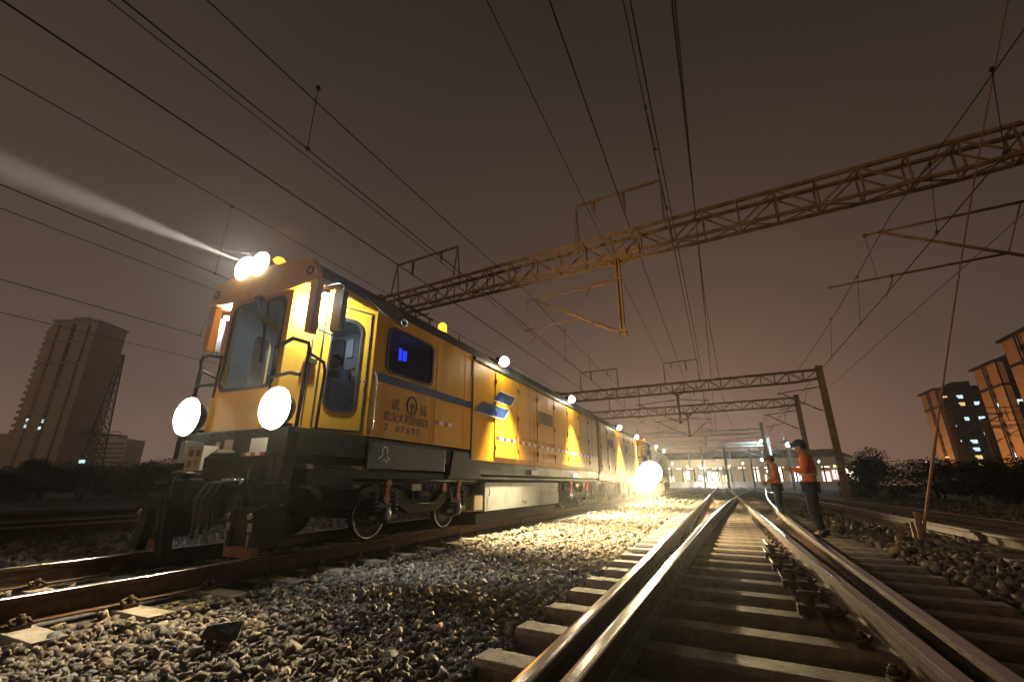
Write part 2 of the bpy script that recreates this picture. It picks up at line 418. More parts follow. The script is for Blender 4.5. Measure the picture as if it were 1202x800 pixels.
def on_left_sleeper(x,y):
    k=(y+20)/.60;d=abs(k-round(k))*.60
    if -6.36<x<-3.74:
        if abs(x+4.31)<.10 or abs(x+5.79)<.10:return True
        return d<.135 and (abs(x+3.9)>.2 or random.random()<.75)
    return False
SK=math.tan(R(4))
def on_right_sleeper(x,y):
    yy=y+(x)*SK;k=(yy+20)/SP;d=abs(k-round(k))*SP
    return -1.34<x<2.0 and d<.13
stones('ballast_stones',[(-3.85,-1.25,.4,6,760,.030,.004),(-3.85,-1.25,6,8,480,.036,0),(-3.85,-1.25,.4,4.5,700,.017,.012),(-3.85,-1.25,8,14,260,.043,0),(-3.85,-1.25,14,45,90,.06,0),
   (-6.4,-3.75,-.5,9,200,.033,-.01),(-11,-6.2,1,14,150,.046,0),
   (2.05,3.1,1,12,220,.042,0),(2.05,6.5,2,30,55,.06,0),(6.5,12,6,30,18,.08,0)],on_left_sleeper,3)
stones('crib_stones',[(-1.3,2.1,.6,9,190,.036,0),(-1.3,2.1,9,26,60,.05,0)],on_right_sleeper,5)
rk=MB();V,T=PROT[3];rk.add([(v[0]*.11,v[1]*.13,v[2]*.13) for v in V],[tuple(t) for t in T])
ro=rk.build('dark_rock',M['rock'],bevel=.012);ro.location=(-2.78,1.97,-.15);tag(ro,'large nearly black lump of rock lying on the pale ballast stones','rock')
# ------------------------------------------------------------------ rails and sleepers
def rail_profile():
    h=.176
    right=[(.0365,-.006),(.0365,-.036),(.012,-.052),(.0085,-.09),(.0085,-.145),(.02,-.155),(.075,-.166),(.075,-h)]
    top=[(.030,-.0015),(.016,0)]
    pr=[(-.016,0),(.016,0),(.030,-.0015)]+right
    left=[(-x,z) for x,z in right][::-1]
    return pr+left+[(-.030,-.0015)]
RP=rail_profile()
def rail(name,path,label,group):
    mb=MB();n=len(RP);vs=[];cols=[]
    for i,(x,y) in enumerate(path):
        a=path[max(i-1,0)];b=path[min(i+1,len(path)-1)];d=Vector((b[0]-a[0],b[1]-a[1])).normalized();nx_,ny_=d.y,-d.x
        for(u,z) in RP:vs.append((x+nx_*u,y+ny_*u,z))
    for i in range(len(path)-1):
        for j in range(n):
            k=(j+1)%n;mi=1 if (RP[j][1]>-.004 and RP[k][1]>-.004) or (abs(RP[j][0])==.0365 and RP[j][1]>-.01 and RP[k][1]>-.01) or (j in(2,n-2)) else 0
            mb.add([vs[i*n+j],vs[i*n+k],vs[(i+1)*n+k],vs[(i+1)*n+j]],[(0,1,2,3)],mi)
    mb.add(vs[:n],[tuple(range(n))]);mb.add(vs[-n:],[tuple(range(n))])
    o=mb.build(name,[M['rust'],M['steel']]);tag(o,label,'rail',group);return o
def off(y):
    s=y+12
    if y<32:return s*s/1166
    return 44*44/1166+(y-32)*2*44/1166
YS=[-1.5]+[i*1.0 for i in range(0,34)]+[36+4*i for i in range(12)]
XA,XB=-.778,.729
rail('rail',[(XA,-1.5),(XA,150)],'straight shiny turnout rail running along the edge of the pale ballast bank','rails of the turnout')
rail('rail',[(XA+off(y),y) for y in YS],'curving shiny rail lying just right of the straight left rail','rails of the turnout')
rail('rail',[(XB,-1.5),(XB,150)],'straight rail with blue glint, left one of the right-hand pair','rails of the turnout')
rail('rail',[(XB+off(y),y) for y in YS],'dark curving rail, rightmost of the four turnout rails','rails of the turnout')
rail('rail',[(-4.31,-3),(-4.31,150)],'near rail beneath the yellow train, closest to the pale ballast','rails under the train')
rail('rail',[(-5.79,-3),(-5.79,150)],'far rail beneath the yellow train with golden lit top edge','rails under the train')
for x,l in((3.55,'near rail of the dark track right of the guy wire anchor'),(5.05,'far rail of the dark track right of the guy wire anchor')):
    rail('rail',[(x,2),(x,150)],l,'rails of the dark right track')
for x,l in((-10.85,'brown rail with lit edge at far left beyond the train track'),(-12.35,'second rail at far left, behind the brown lit rail'),(-16.2,'third rail at far left below the dark bushes'),(-17.7,'farthest rail at left, right below the dark bushes')):
    rail('rail',[(x,-4),(x,80)],l,'rails of the left yard')
def sleeper_mb(x0,x1,zt=-.186,h=.19,w=.24):
    mb=MB();mb.prism([(-w/2,zt-h),(w/2,zt-h),(w/2-.02,zt-.03),(w/2-.035,zt),(-w/2+.035,zt),(-w/2+.02,zt-.03)],'x',x0,x1);return mb
def clip_mb(x,zt=-.186):
    mb=MB()
    for s in(-1,1):
        cx=x+s*.112;mb.box(cx-.03,cx+.03,-.05,.05,zt,zt+.025)
        mb.tube([(cx+s*.02,-.045,zt+.03),(cx-s*.03,-.045,zt+.05),(cx-s*.05,0,zt+.055),(cx-s*.03,.045,zt+.05),(cx+s*.02,.045,zt+.03)],.011,6)
        mb.cyl((cx,0,zt+.02),(cx,0,zt+.085),.016,n=6)
        mb.cyl((cx,0,zt+.045),(cx,0,zt+.07),.026,n=6)
    return mb
GL='concrete sleepers under the train'
def sleeper_row(x0,x1,clips,y0,y1,sp,m,label,group,bev=.012,rz=0,clipmax=11,phase=0,xc=0):
    p=thing('sleeper',(xc,0,0),label,'sleeper',group,rz=rz);rootlocal(p);p.rotation_euler.z=rz
    sm=sleeper_mb(x0-xc,x1-xc).build('block',m,p,bevel=.008)
    cl=[clip_mb(c-xc).build('rail_clip',M['clip'],p) for c in clips]
    KIDS[p.name]=[o for o in sc.objects if o.parent==p];first=True
    k=math.ceil((y0+20)/sp)
    while k*sp-20<y1:
        y=k*sp-20
        if first:q=p;first=False
        elif y<clipmax:q=copy_tree(p)
        else:
            q=p.copy();COL.objects.link(q);b=sm.copy();COL.objects.link(b);b.parent=q
        q.location=(xc,y,random.uniform(-.006,.004));k+=1
sleeper_row(-6.33,-3.77,(-4.31,-5.79),-.2,8,.60,M['concrete'],'pale concrete sleeper under the rails of the yellow train','sleepers under the train track')
sleeper_row(-1.33,1.9,(XA,XB),1.0,34,SP,M['timber'],'brown sleeper lying across under the four turnout rails','sleepers under the turnout',rz=-R(4),clipmax=14)
sleeper_row(3.05,5.55,(3.55,5.05),5,26,.62,M['timber'],'dark sleeper under the unlit track beyond the guy wire','sleepers under the dark right track',clipmax=7)
# switch rodding beside the right rail
rd=thing('point_rodding',(.45,6,-.3),'dark iron point rodding and cranks lying inside the straight right rail','rodding')
mb=MB();mb.tube([(.50,3.6,-.16),(.50,8.6,-.16)],.018,6);mb.tube([(.42,3.9,-.17),(.42,7.6,-.17)],.014,6);mb.build('rod',M['clip'],rd)
for y in(4.1,5.0,5.9,6.8):
    mb=MB();mb.box(.38,.58,y-.05,y+.05,-.185,-.12);mb.cyl((.46,y,-.12),(.46,y,-.05),.035,n=8);mb.box(.40,.52,y-.02,y+.02,-.06,-.035);mb.build('crank',M['clip'],rd,bevel=.006)
# ------------------------------------------------------------------ the yellow maintenance train
XC=-5.05;XS=XC+1.0;XL=XC-1.0     # axis, near side, far side
Y0=3.30
def bogie(t,yc,detail=True):
    fr=MB()
    for s in(-1,1):
        x=XC+s*.90
        fr.prism([(yc-1.35,.62),(yc-1.1,.70),(yc-.55,.62),(yc-.3,.44),(yc+.3,.44),(yc+.55,.62),(yc+1.1,.70),(yc+1.35,.62),(yc+1.3,.52),(yc+.75,.48),(yc+.35,.30),(yc-.35,.30),(yc-.75,.48),(yc-1.3,.52)],'x',x-.06,x+.06)
    fr.box(XC-.9,XC+.9,yc-.22,yc+.22,.42,.62)
    b=fr.build('bogie_frame',M['black'],t,bevel=.012)
    for a in(-.9,.9):
        wm=MB()
        for s in(-1,1):
            c=(XC+s*.67,yc+a,.31)
            wm.lathe(c,(s,0,0),[(0,.05),(0,.14),(.015,.24),(-.01,.27),(-.01,.315),(.075,.31),(.078,.27),(.05,.24),(.04,.14),(.075,.12),(.075,.02)],28)
        wm.cyl((XC-.67,yc+a,.31),(XC+.67,yc+a,.31),.06)
        wo=wm.build('wheelset',M['black'],t)
        rm=MB()
        for s in(-1,1): rm.lathe((XC+s*.745,yc+a,.31),(s,0,0),[(0,.272),(.006,.272),(.006,.312),(0,.312),(0,.272)],32)
        rm.build('tyre',M['steel'],wo)
        ab=MB()
        for s in(-1,1):
            x=XC+s*.93;ab.box(x-.10,x+.06,yc+a-.13,yc+a+.13,.2,.46)
            ab.lathe((x+s*.06,yc+a,.31),(s,0,0),[(0,.10),(.035,.10),(.05,.05),(.05,0)],16)
            ab.box(x-.08,x+.05,yc+a-.27,yc+a+.27,.25,.31)
        ao=ab.build('axle_box',M['slate'],t,bevel=.01)
        if detail:
            h=MB()
            for s in(-1,1):
                x=XC+s*1.0
                h.prism([(yc+a-.045,.72),(yc+a+.045,.72),(yc+a+.03,.6),(yc+a+.06,.5),(yc+a+.02,.44),(yc+a-.02,.44),(yc+a-.06,.5),(yc+a-.03,.6)],'x',x-.02,x+.015)
                h.cyl((x,yc+a,.7),(x+s*.03,yc+a,.7),.055,n=12)
            h.build('hanger',M['redpart'],t,bevel=.004)
            sp=MB()
            for s in(-1,1):
                for d in(-.2,.2):
                    x=XC+s*.95;pts=[(x+.055*math.cos(u),yc+a+d+.055*math.sin(u),.32+.26*u/(2*math.pi*5)) for u in np.linspace(0,2*math.pi*5,50)]
                    sp.tube(pts,.014,6)
            sp.build('coil_spring',M['slate'],t)
    if detail:
        pm=MB();pm.tube([(XS-.02,yc-1.5,.74),(XS-.02,yc+1.5,.74)],.018,6);pm.tube([(XS-.01,yc-.5,.74),(XS-.01,yc-.5,.5),(XS-.02,yc-.2,.42),(XS-.02,yc+.25,.42)],.014,6)
        pm.tube([(XS,yc+.55,.72),(XS+.02,yc+.6,.55),(XS,yc+.72,.42)],.014,6)
        pm.tube([(XS-.02,yc-1.35,.7),(XS-.02,yc-1.42,.3),(XS-.02,yc-1.1,.22)],.014,6);pm.build('brake_pipe',M['black'],t)
        lb=MB();lb.box(XS-.03,XS+.004,yc-.36,yc-.14,.60,.69);lb.box(XS-.03,XS+.004,yc+1.05,yc+1.15,.30,.34);lb.build('label_plate',M['beige'],t)
        cy=MB();cy.cyl((XS-.16,yc-.15,.55),(XS-.16,yc+.15,.55),.09);cy.build('brake_cylinder',M['slate'],t)
        rs=MB();rs.cyl((XS-.02,yc+.45,.64),(XS+.03,yc+.45,.64),.07,n=16);rs.build('round_cover',M['redpart'],t,bevel=.008)
def roof_mesh(y0,y1,zs=3.05):
    mb=MB();pl=[(XC-1.0,zs),(XC-.98,zs+.05),(XC-.84,zs+.25),(XC-.5,zs+.33),(XC,zs+.36),(XC+.5,zs+.33),(XC+.84,zs+.25),(XC+.98,zs+.05),(XC+1.0,zs)]
    mb.prism(pl,'y',y0,y1);return mb
def side_doors(t,ys,zb,zt,tape=True,stagger=()):
    for i,(a,b) in enumerate(zip(ys[:-1],ys[1:])):
        mb=MB()
        mb.prism([(a+.03,zb),(b-.03,zb),(b-.03,zt),(a+.03,zt)],'x',XS,XS+.022)
        d=mb.build('cabinet_door',M['yellow'],t,bevel=.006)
        h=MB()
        h.box(XS+.022,XS+.05,b-.13,b-.09,zb+.42,zb+.5);h.build('handle',M['chrome'],d,bevel=.004)
        h=MB()
        for z in(zb+.18,zb+.9,zt-.2): h.cyl((XS+.03,a+.028,z-.05),(XS+.03,a+.028,z+.05),.014,n=8)
        h.build('hinge',M['gasket'],d)
        if tape:
            n=6;z=zb+.34;st=(b-a-.14)/n
            q=MB()
            for k in range(n): q.box(XS+.0222,XS+.0235,a+.06+k*st,a+.06+(k+1)*st,z,z+.075,mi=k%2)
            q.build('reflective_tape',[M['red'],M['white']],d)
        if i in stagger:
            q=MB()
            for k in range(9): q.bar((XS+.024,a+.12,zt-.75+k*.035),(XS+.024,b-.12,zt-.75+k*.035),.018,.012,up=(1,0,0))
            q.build('louvre',M['slate'],d)
def side_lamp(t,y,z=3.2):
    mb=MB();mb.box(XS-.06,XS+.10,y-.09,y+.09,z+.05,z+.10);mb.bar((XS-.1,y,z+.1),(XS+.05,y,z+.1),.04)
    mb.lathe((XS+.06,y,z+.06),(.45,0,-1),[(-.04,.04),(0,.09),(.06,.115)],16)
    o=mb.build('side_lamp',M['gasket'],t,bevel=.004)
    e=MB();e.sphere((XS+.10,y,z+.01),.115,16,10);e.build('lens',M['e_side'],o)
def cab_car(label,group):
    t=thing('rail_maintenance_train',(XC,Y0,0),label,'train',group)
    ZF=1.28;ZT=2.97;YB=4.35;YE=7.05
    # front nose with windscreen
    nx0,nx1=XC-.59,XC+.59
    mb=MB()
    wallhole(mb,lambda u,v,d:(u,Y0+.02+d,v),nx0,nx1,ZF,ZT,rrect(XC,2.34,.96,1.12,.12),.06,0,1)
    # angled recess walls, with a door opening in the near one
    for s in(-1,1):
        a=Vector((XC+s*.59,Y0+.02,0));b=Vector((XC+s*1.0,YB,0));d=(b-a);ln=d.length;d.normalize();nn=Vector((-s*d.y,s*d.x,0))
        nn=Vector((d.y,-d.x,0))*s
        f=lambda u,v,dd:tuple(a+d*u-nn*dd+Vector((0,0,v)))
        wallhole(mb,f,.40,ln-.06,ZF,ZT,rrect(.72,2.15,.40,1.18,.14),.05,0,1)
        vs=[f(u,v,dd) for dd in(0,.05) for u,v in((0,ZF),(.40,ZF),(.40,ZT),(0,ZT))]
        mb.add(vs,[(0,1,2,3),(0,4,5,1),(2,6,7,3)]);mb.add(vs,[(7,6,5,4)],1)
        vs=[f(u,v,dd) for dd in(0,.05) for u,v in((ln-.06,ZF),(ln,ZF),(ln,ZT),(ln-.06,ZT))]
        mb.add(vs,[(0,1,2,3),(0,4,5,1),(2,6,7,3)]);mb.add(vs,[(7,6,5,4)],1)
    cab=mb.build('cab_front',[M['yellow'],M['interior']],t,bevel=0,weld=True)
    for s in(-1,1):
        a=Vector((XC+s*.59,Y0+.02,0));b=Vector((XC+s*1.0,YB,0));d=(b-a);ln=d.length;d.normalize();nn=Vector((d.y,-d.x,0))*s
        f=lambda u,v,dd:tuple(a+d*u+nn*dd+Vector((0,0,v)))
        def ring(hole,g0,g1,d0,d1,m,nm,par):
            q=MB();n=len(hole);cu=sum(p[0] for p in hole)/n;cv=sum(p[1] for p in hole)/n
            def sc_(p,g):
                l=math.hypot(p[0]-cu,p[1]-cv);return(p[0]+(p[0]-cu)/l*g,p[1]+(p[1]-cv)/l*g)
            rings=[[f(*sc_(p,g0),d0) for p in hole],[f(*sc_(p,g1),d0) for p in hole],[f(*sc_(p,g1),d1) for p in hole],[f(*sc_(p,g0),d1) for p in hole]]
            for r0,r1 in zip(rings,rings[1:]+rings[:1]):
                q.add(r0+r1,[(i,(i+1)%n,n+(i+1)%n,n+i) for i in range(n)])
            return q.build(nm,m,par)
        # door leaf outline
        door=MB();
        for (u0,v0,u1,v1) in((.42,ZF+.04,.42,ZT-.06),(ln-.08,ZF+.04,ln-.08,ZT-.06),(.42,ZT-.06,ln-.08,ZT-.06),(.42,ZF+.04,ln-.08,ZF+.04)):
            door.bar(f(u0,v0,.004),f(u1,v1,.004),.018,.018)
        dr=door.build('cab_door',M['gasket'],t)
        ring(rrect(.72,2.15,.40,1.18,.14),-.02,.028,-.02,.012,M['gasket'],'window_seal',dr)
        q=MB();h=rrect(.72,2.15,.41,1.19,.14);q.add([f(*p,-.02) for p in h],[tuple(range(len(h)))]);q.build('window_pane',M['glassd'],dr)
        q=MB();q.box(-.07,.07,-.03,.03,-.03,.03);q.map(lambda v:Vector(f(.30+v.x,2.1+v.z,.035+v.y)));lk=q.build('door_lock',M['chrome'],t,bevel=.006)
        q=MB();q.tube([f(.30,ZF+.05,.012),f(.30,ZT-.15,.012)],.009,6);q.box(-.03,.03,-.02,.02,-.03,.03);
        q.build('locking_rod',M['slate'],t)
        q=MB();q.box(-.03,.03,-.02,.02,-.03,.03);q.map(lambda v:Vector(f(.31+v.x,2.62+v.z,.03+v.y)));q.build('door_catch',M['chrome'],t,bevel=.006)
        q=MB();q.tube([f(.95,1.95,.02),f(.95,1.95,.08),f(1.0,1.97,.09)],.012,6);q.build('door_handle',M['chrome'],dr)
        # porch handrails
        xo=XC+s*.98;xi=XC+s*.50
        q=MB()
        q.tube([(xi,Y0-.02,2.22),(XC+s*.80,Y0-.05,2.28),(xo,Y0+.02,2.22),(xo,Y0+.04,2.14),(xo,Y0+.02,ZF)],.023,8)
        q.tube([(xi,Y0-.02,1.86),(XC+s*.82,Y0-.03,1.88),(xo-s*.04,Y0,1.85)],.021,8)
        q.tube([(xo,Y0+.02,2.12),(xo+s*.005,Y0+.26,2.05),(xo,Y0+.3,1.95),(xo,Y0+.28,ZF)],.018,8)
        q.tube([(xi,Y0-.02,2.22),(xi,Y0-.02,1.7)],.015,8)
        q.build('handrail',M['black'],t)
        q=MB();q.tube([(xo+s*.015,YB+.05,ZF+.02),(xo+s*.06,YB+.06,ZF+.1),(xo+s*.06,YB+.06,2.05),(xo+s*.01,YB+.05,2.14)],.012,6);q.build('grab_rail',M['chrome'],t)
        # hanging corner post
        q=MB();q.prism([(XC+s*.88,3.02),(XC+s*1.0,3.02),(XC+s*1.0,2.34),(XC+s*.89,2.36)],'y',Y0,Y0+.09);q.build('corner_post',M['yellow'],t,bevel=.008)
        # mirror
        q=MB();q.tube([(XC+s*1.0,Y0+.12,2.98),(XC+s*1.18,Y0+.16,3.0),(XC+s*1.25,Y0+.18,2.95),(XC+s*1.25,Y0+.18,2.38),(XC+s*1.16,Y0+.17,2.34),(XC+s*.98,Y0+.12,2.42)],.012,6);mr=q.build('mirror_arm',M['black'],t)
        q=MB();q.prism(rrect(XC+s*1.15,2.66,.17,.54,.05),'y',Y0+.20,Y0+.27);q.build('mirror_shell',M['gasket'],mr,bevel=.008)
        q=MB();h=rrect(XC+s*1.15,2.66,.14,.49,.04);q.add([(u,Y0+.272,v) for u,v in h],[tuple(range(len(h)))]);q.build('mirror_glass',M['mirror'],mr)
        # porch lamp
        q=MB();q.cyl((XC+s*.93,Y0+.20,2.95),(XC+s*.93,Y0+.20,2.91),.05,n=16);pl=q.build('porch_lamp',M['slate'],t)
        q=MB();q.sphere((XC+s*.93,Y0+.20,2.90),.045,12,8,sz=.7);q.build('lens',M['e_cool'],pl)
        # headlight
        c=(XC+s*.77,Y0-.10,1.475)
        q=MB();q.lathe(c,(0,-1,0),[(-.16,.04),(-.13,.15),(0,.225),(.012,.228),(.012,.20)],28);q.box(c[0]-.05,c[0]+.05,Y0-.1,Y0+.1,1.27,1.33);hl=q.build('headlight',M['black'],t)
        q=MB();q.lathe(c,(0,-1,0),[(.005,.231),(.035,.222),(.07,.17),(.095,.09),(.10,0)],28);q.build('lens',M['e_head'],hl)
        # fascia speaker hole
        q=MB();q.lathe((XC+s*.88,Y0-.032,3.14),(0,-1,0),[(-.01,.06),(.006,.06),(.006,.045),(-.004,.04),(-.004,0)],20);q.build('speaker_grille',M['gasket'],t)
    # windscreen
    h=rrect(XC,2.34,.96,1.12,.12);n=len(h)
    q=MB();
    def sc2(p,g):
        l=math.hypot(p[0]-XC,p[1]-2.34);return(p[0]+(p[0]-XC)/l*g,p[1]+(p[1]-2.34)/l*g)
    rs=[[(*[sc2(p,g)[0]],yy,sc2(p,g)[1]) for p in h] for g,yy in((-.025,Y0+.03),(-.025,Y0+.005),(.025,Y0+.005),(.025,Y0+.03))]
    for r0,r1 in zip(rs,rs[1:]+rs[:1]): q.add(r0+r1,[(i,(i+1)%n,n+(i+1)%n,n+i) for i in range(n)])
    ws=q.build('windscreen_seal',M['gasket'],t)
    q=MB();q.add([(u,Y0+.035,v) for u,v in h],[tuple(range(n))]);q.build('windscreen',M['glassw'],t)
    q=MB();q.tube([(XC-.02,Y0-.02,2.93),(XC+.22,Y0-.025,2.5),(XC+.25,Y0-.025,2.44)],.013,6);q.bar((XC+.22,Y0-.03,2.86),(XC+.27,Y0-.03,2.06),.02,.025);q.box(XC-.07,XC+.05,Y0-.03,Y0+.03,2.91,2.97);q.build('wiper',M['gasket'],t)
    # roof canopy fascia and soffit
    q=MB();q.prism([(XC-1.0,3.0),(XC-.62,2.96),(XC+.62,2.96),(XC+1.0,3.0),(XC+1.0,3.10),(XC+.9,3.30),(XC+.5,3.36),(XC-.5,3.36),(XC-.9,3.30),(XC-1.0,3.10)],'y',Y0-.03,Y0+.05);q.build('canopy_fascia',M['yellow'],t,bevel=.012)
    q=MB();q.box(XL+.01,XS-.01,Y0+.05,YB+.05,2.972,3.02);
    for s in(-1,1): q.box(XC+s*1.0,XC+s*.97,Y0+.05,YB,2.99,3.06)
    q.build('canopy_soffit',M['yellow'],t)
    q=roof_mesh(Y0+.05,16.5);q.build('roof',M['roof'],t)
    q=MB();q.prism([(YB-.35,3.10),(YB+.1,2.98),(YB+.5,2.93),(YB+.62,2.98),(YB+.55,3.08),(YB+.3,3.2)],'x',XS-.02,XS+.03);q.build('roof_bracket',M['roof'],t,bevel=.008)
    q=MB();q.lathe((XS+.0,YB+.52,2.97),(1,-.25,0),[(0,.04),(.05,.05),(.075,.06),(.07,.045),(.03,.03),(.03,0)],18);q.build('horn',M['tankgrey'],t)
    # side body of the cab
    q=MB()
    yw0,yw1=4.62,5.72
    wallhole(q,lambda u,v,d:(XS-d,u,v),YB,YE-.02,ZF,3.05,rrect((yw0+yw1)/2,2.52,yw1-yw0,.66,.12),.06)
    wallhole(q,lambda u,v,d:(XL+d,u,v),YB,YE-.02,ZF,3.05,rrect((yw0+yw1)/2,2.52,yw1-yw0,.66,.12),.06)
    q.build('cab_side',M['yellow'],t)
    for s in(-1,1):
        X=XC+s*1.0;h=rrect((yw0+yw1)/2,2.52,yw1-yw0,.66,.12);n=len(h);cu=(yw0+yw1)/2
        def sc3(p,g):
            l=math.hypot(p[0]-cu,p[1]-2.52);return(p[0]+(p[0]-cu)/l*g,p[1]+(p[1]-2.52)/l*g)
        q=MB();rs=[[(X+s*dd,)+sc3(p,g) for p in h] for g,dd in((-.025,-.02),(-.025,.012),(.03,.012),(.03,-.005))]
        for r0,r1 in zip(rs,rs[1:]+rs[:1]): q.add(r0+r1,[(i,(i+1)%n,n+(i+1)%n,n+i) for i in range(n)])
        sw=q.build('side_window',M['gasket'],t)
        q=MB();q.add([(X-s*.012,u,v) for u,v in h],[tuple(range(n))]);q.build('pane',M['glassd'],sw)
    # rear body
    q=MB();q.box(XL,XS,YE,16.5,1.10,3.05);q.build('machine_body',M['yellow'],t,bevel=.015)
    q=MB();q.box(XS-.01,XS+.015,YE-.03,YE+.01,1.12,3.04);q.build('body_seam',M['gasket'],t)
    q=MB();q.prism([(XS-.02,3.05),(XS+.04,3.04),(XS+.04,2.98),(XS-.02,2.98)],'y',YE+.02,16.5);q.build('roof_gutter',M['roofblue'],t)
    q=MB();q.prism([(XS-.14,3.30),(XS+.035,3.06),(XS+.03,3.05),(XS-.14,3.05)],'y',8.6,16.4);q.build('roof_side_cover',M['roofblue'],t)
    side_doors(t,[7.95,9.1,10.3,11.6,12.8,13.9,15.2,16.4],1.2,2.93,stagger=(2,))
    # livery
    q=MB();q.box(XS,XS+.004,YB+.12,7.0,2.02,2.14);q.build('livery_stripe',M['blue'],t)
    q=MB()
    q.prism([(7.12,2.0),(8.35,2.0),(8.62,2.22),(7.42,2.22)],'x',XS+.0235,XS+.027)
    q.prism([(7.88,2.33),(8.70,2.33),(8.95,2.55),(8.15,2.55)],'x',XS+.0235,XS+.027);q.build('livery_flash',M['blue'],t)
    q=MB()
    for a,b in(((7.12,1.985),(8.37,1.985)),((8.37,1.985),(8.65,2.22)),((7.88,2.318),(8.72,2.318)),((8.72,2.318),(8.98,2.55)),((8.15,2.56),(8.98,2.56))):
        q.bar((XS+.0255,*a),(XS+.0255,*b),.015,.005,up=(1,0,0))
    q.build('flash_outline',M['white'],t)
    rot=(R(90),0,R(90))
    text_mesh('武',.18,M['letter'],t,(XS+.002,4.88,1.69),rot);text_mesh('局',.18,M['letter'],t,(XS+.002,5.55,1.69),rot)
    text_mesh('武汉大机运检段',.15,M['letter'],t,(XS+.002,5.17,1.525),rot)
    for ch,yy in zip('207692',(4.72,4.96,5.08,5.20,5.32,5.44)): text_mesh(ch,.135,M['letter'],t,(XS+.002,yy,1.385),rot,sx=1.2)
    q=MB();cy_,cz_=5.25,1.79
    q.tube([(XS+.003,cy_+.115*math.sin(a),cz_+.135*math.cos(a)) for a in np.linspace(-R(148),R(148),26)],.014,6)
    q.prism([(cy_-.1,1.615),(cy_+.1,1.615),(cy_+.1,1.645),(cy_+.025,1.655),(cy_+.018,1.76),(cy_+.05,1.77),(cy_+.05,1.82),(cy_-.05,1.82),(cy_-.05,1.77),(cy_-.018,1.76),(cy_-.025,1.655),(cy_-.1,1.645)],'x',XS+.001,XS+.006);q.build('railway_emblem',M['letter'],t)
    q=MB()
    for k in range(4):q.box(XS,XS+.003,5.86+k*.13,5.86+(k+1)*.13,1.60,1.665,mi=k%2)
    q.build('reflective_tape',[M['red'],M['white']],t)
    # skirt and underframe
    q=MB();q.box(XL+.02,XS-.02,Y0+.05,YE,1.0,1.26);q.box(XL+.01,XS-.01,Y0-.02,YB,1.235,1.279);q.build('deck_skirt',M['black'],t,bevel=.01)
    q=MB();q.prism([(4.42,.88),(6.2,.88),(6.2,1.22),(4.42,1.22)],'x',XS-.02,XS+.012);q.prism([(6.35,.80),(7.4,.80),(7.4,1.10),(7.0,1.10),(6.9,1.22),(6.45,1.22)],'x',XS-.02,XS+.014);q.build('skirt_panel',M['slate'],t,bevel=.01)
    q=MB();
    q.tube([(XS+.014,4.72+.05*math.sin(a),1.115+.05*math.cos(a)) for a in np.linspace(-R(140),R(140),12)],.012,6)
    for s in(-1,1):q.tube([(XS+.014,4.72+s*.03,1.06),(XS+.014,4.72+s*.10,1.0),(XS+.014,4.72+s*.06,.96),(XS+.014,4.72,1.01)],.011,6)
    q.build('maker_emblem',M['white'],t)
    q=MB();q.box(XL+.05,XS-.03,YE,16.5,.86,1.10);q.box(XS-.06,XS+.02,6.3,16.4,.77,.81);q.build('underframe',M['slate'],t,bevel=.008)
    q=MB();q.box(XL+.1,XS-.1,Y0+.3,16.4,.68,.86);q.build('frame_beam',M['black'],t,bevel=.01)
    for y,z in((7.0,1.13),(7.12,1.13),(10.0,.95),(13.4,.94)):
        q=MB();q.box(XS-.03,XS+.0-.018,y,y+(.1 if z>1.1 else .42),z-.06,z+.05);q.build('label_plate',M['white'],t)
    bogie(t,5.75);bogie(t,13.9)
    q=MB();q.box(XS-.5,XS+.0,7.62,11.85,.20,.72);tk=q.build('water_tank',M['tankgrey'],t,bevel=.015)
    q=MB()
    for y in(7.75,11.7):
        q.tube([(XS+.002,y,.62),(XS+.03,y,.6),(XS+.03,y,.5),(XS+.002,y,.48)],.008,6)
    q.tube([(XS+.002,9.4,.34),(XS+.03,9.42,.3),(XS+.03,9.55,.32),(XS+.002,9.56,.27)],.009,6);q.build('tank_handle',M['gasket'],tk)
    q=MB();q.box(XS-.45,XS-.02,7.25,7.58,.22,.50);q.build('tank_cap',M['beige'],t,bevel=.03)
    q=MB();q.box(XS-.5,XS-.12,7.5,11.9,-.02,.18);q.build('grinding_unit',M['black'],t,bevel=.02)
    # hoses and gear between tank and second bogie
    q=MB()
    for k in range(9):
        y=12.0+k*.45;r=random.uniform(.01,.022);q.tube([(XS-.04,y,.82),(XS-.01,y+.03,.6),(XS-.06,y+.1,.35+.1*random.random()),(XS-.1,y+.2,.3)],r,6)
    q.build('hose',M['slate'],t)
    q=MB()
    for k in range(5):
        y=15.2+k*.25;q.box(XS-.2,XS-.02,y,y+.12,.3+.04*k,.75)
    q.build('valve_block',M['black'],t,bevel=.01)
    # front: buffer beam, apron, coupler
    q=MB();q.box(XC-.97,XC+.97,Y0-.06,Y0+.3,.98,1.275);q.build('buffer_beam',M['black'],t,bevel=.015)
    q=MB();q.prism([(XC-.92,.98),(XC+.92,.98),(XC+.88,.40),(XC-.88,.40)],'y',Y0-.03,Y0+.12);q.build('front_apron',M['black'],t,bevel=.01)
    for x0,x1,z0,z1,m in((XC-.18,XC-.11,1.04,1.15,'beige'),(XC-.03,XC+.12,1.03,1.17,'beige'),(XC+.42,XC+.68,1.02,1.17,'white'),(XC+.30,XC+.62,.985,1.02,'white'),(XC-.78,XC-.60,1.02,1.13,'beige')):
        q=MB();q.box(x0,x1,Y0-.067,Y0-.058,z0,z1);q.build('front_plate',M[m],t)
    q=MB()
    for k in range(3):q.box(XC+.30+k*.15,XC+.37+k*.15,Y0-.07,Y0-.0665,.985,1.02)
    q.build('front_marking',M['red'],t)
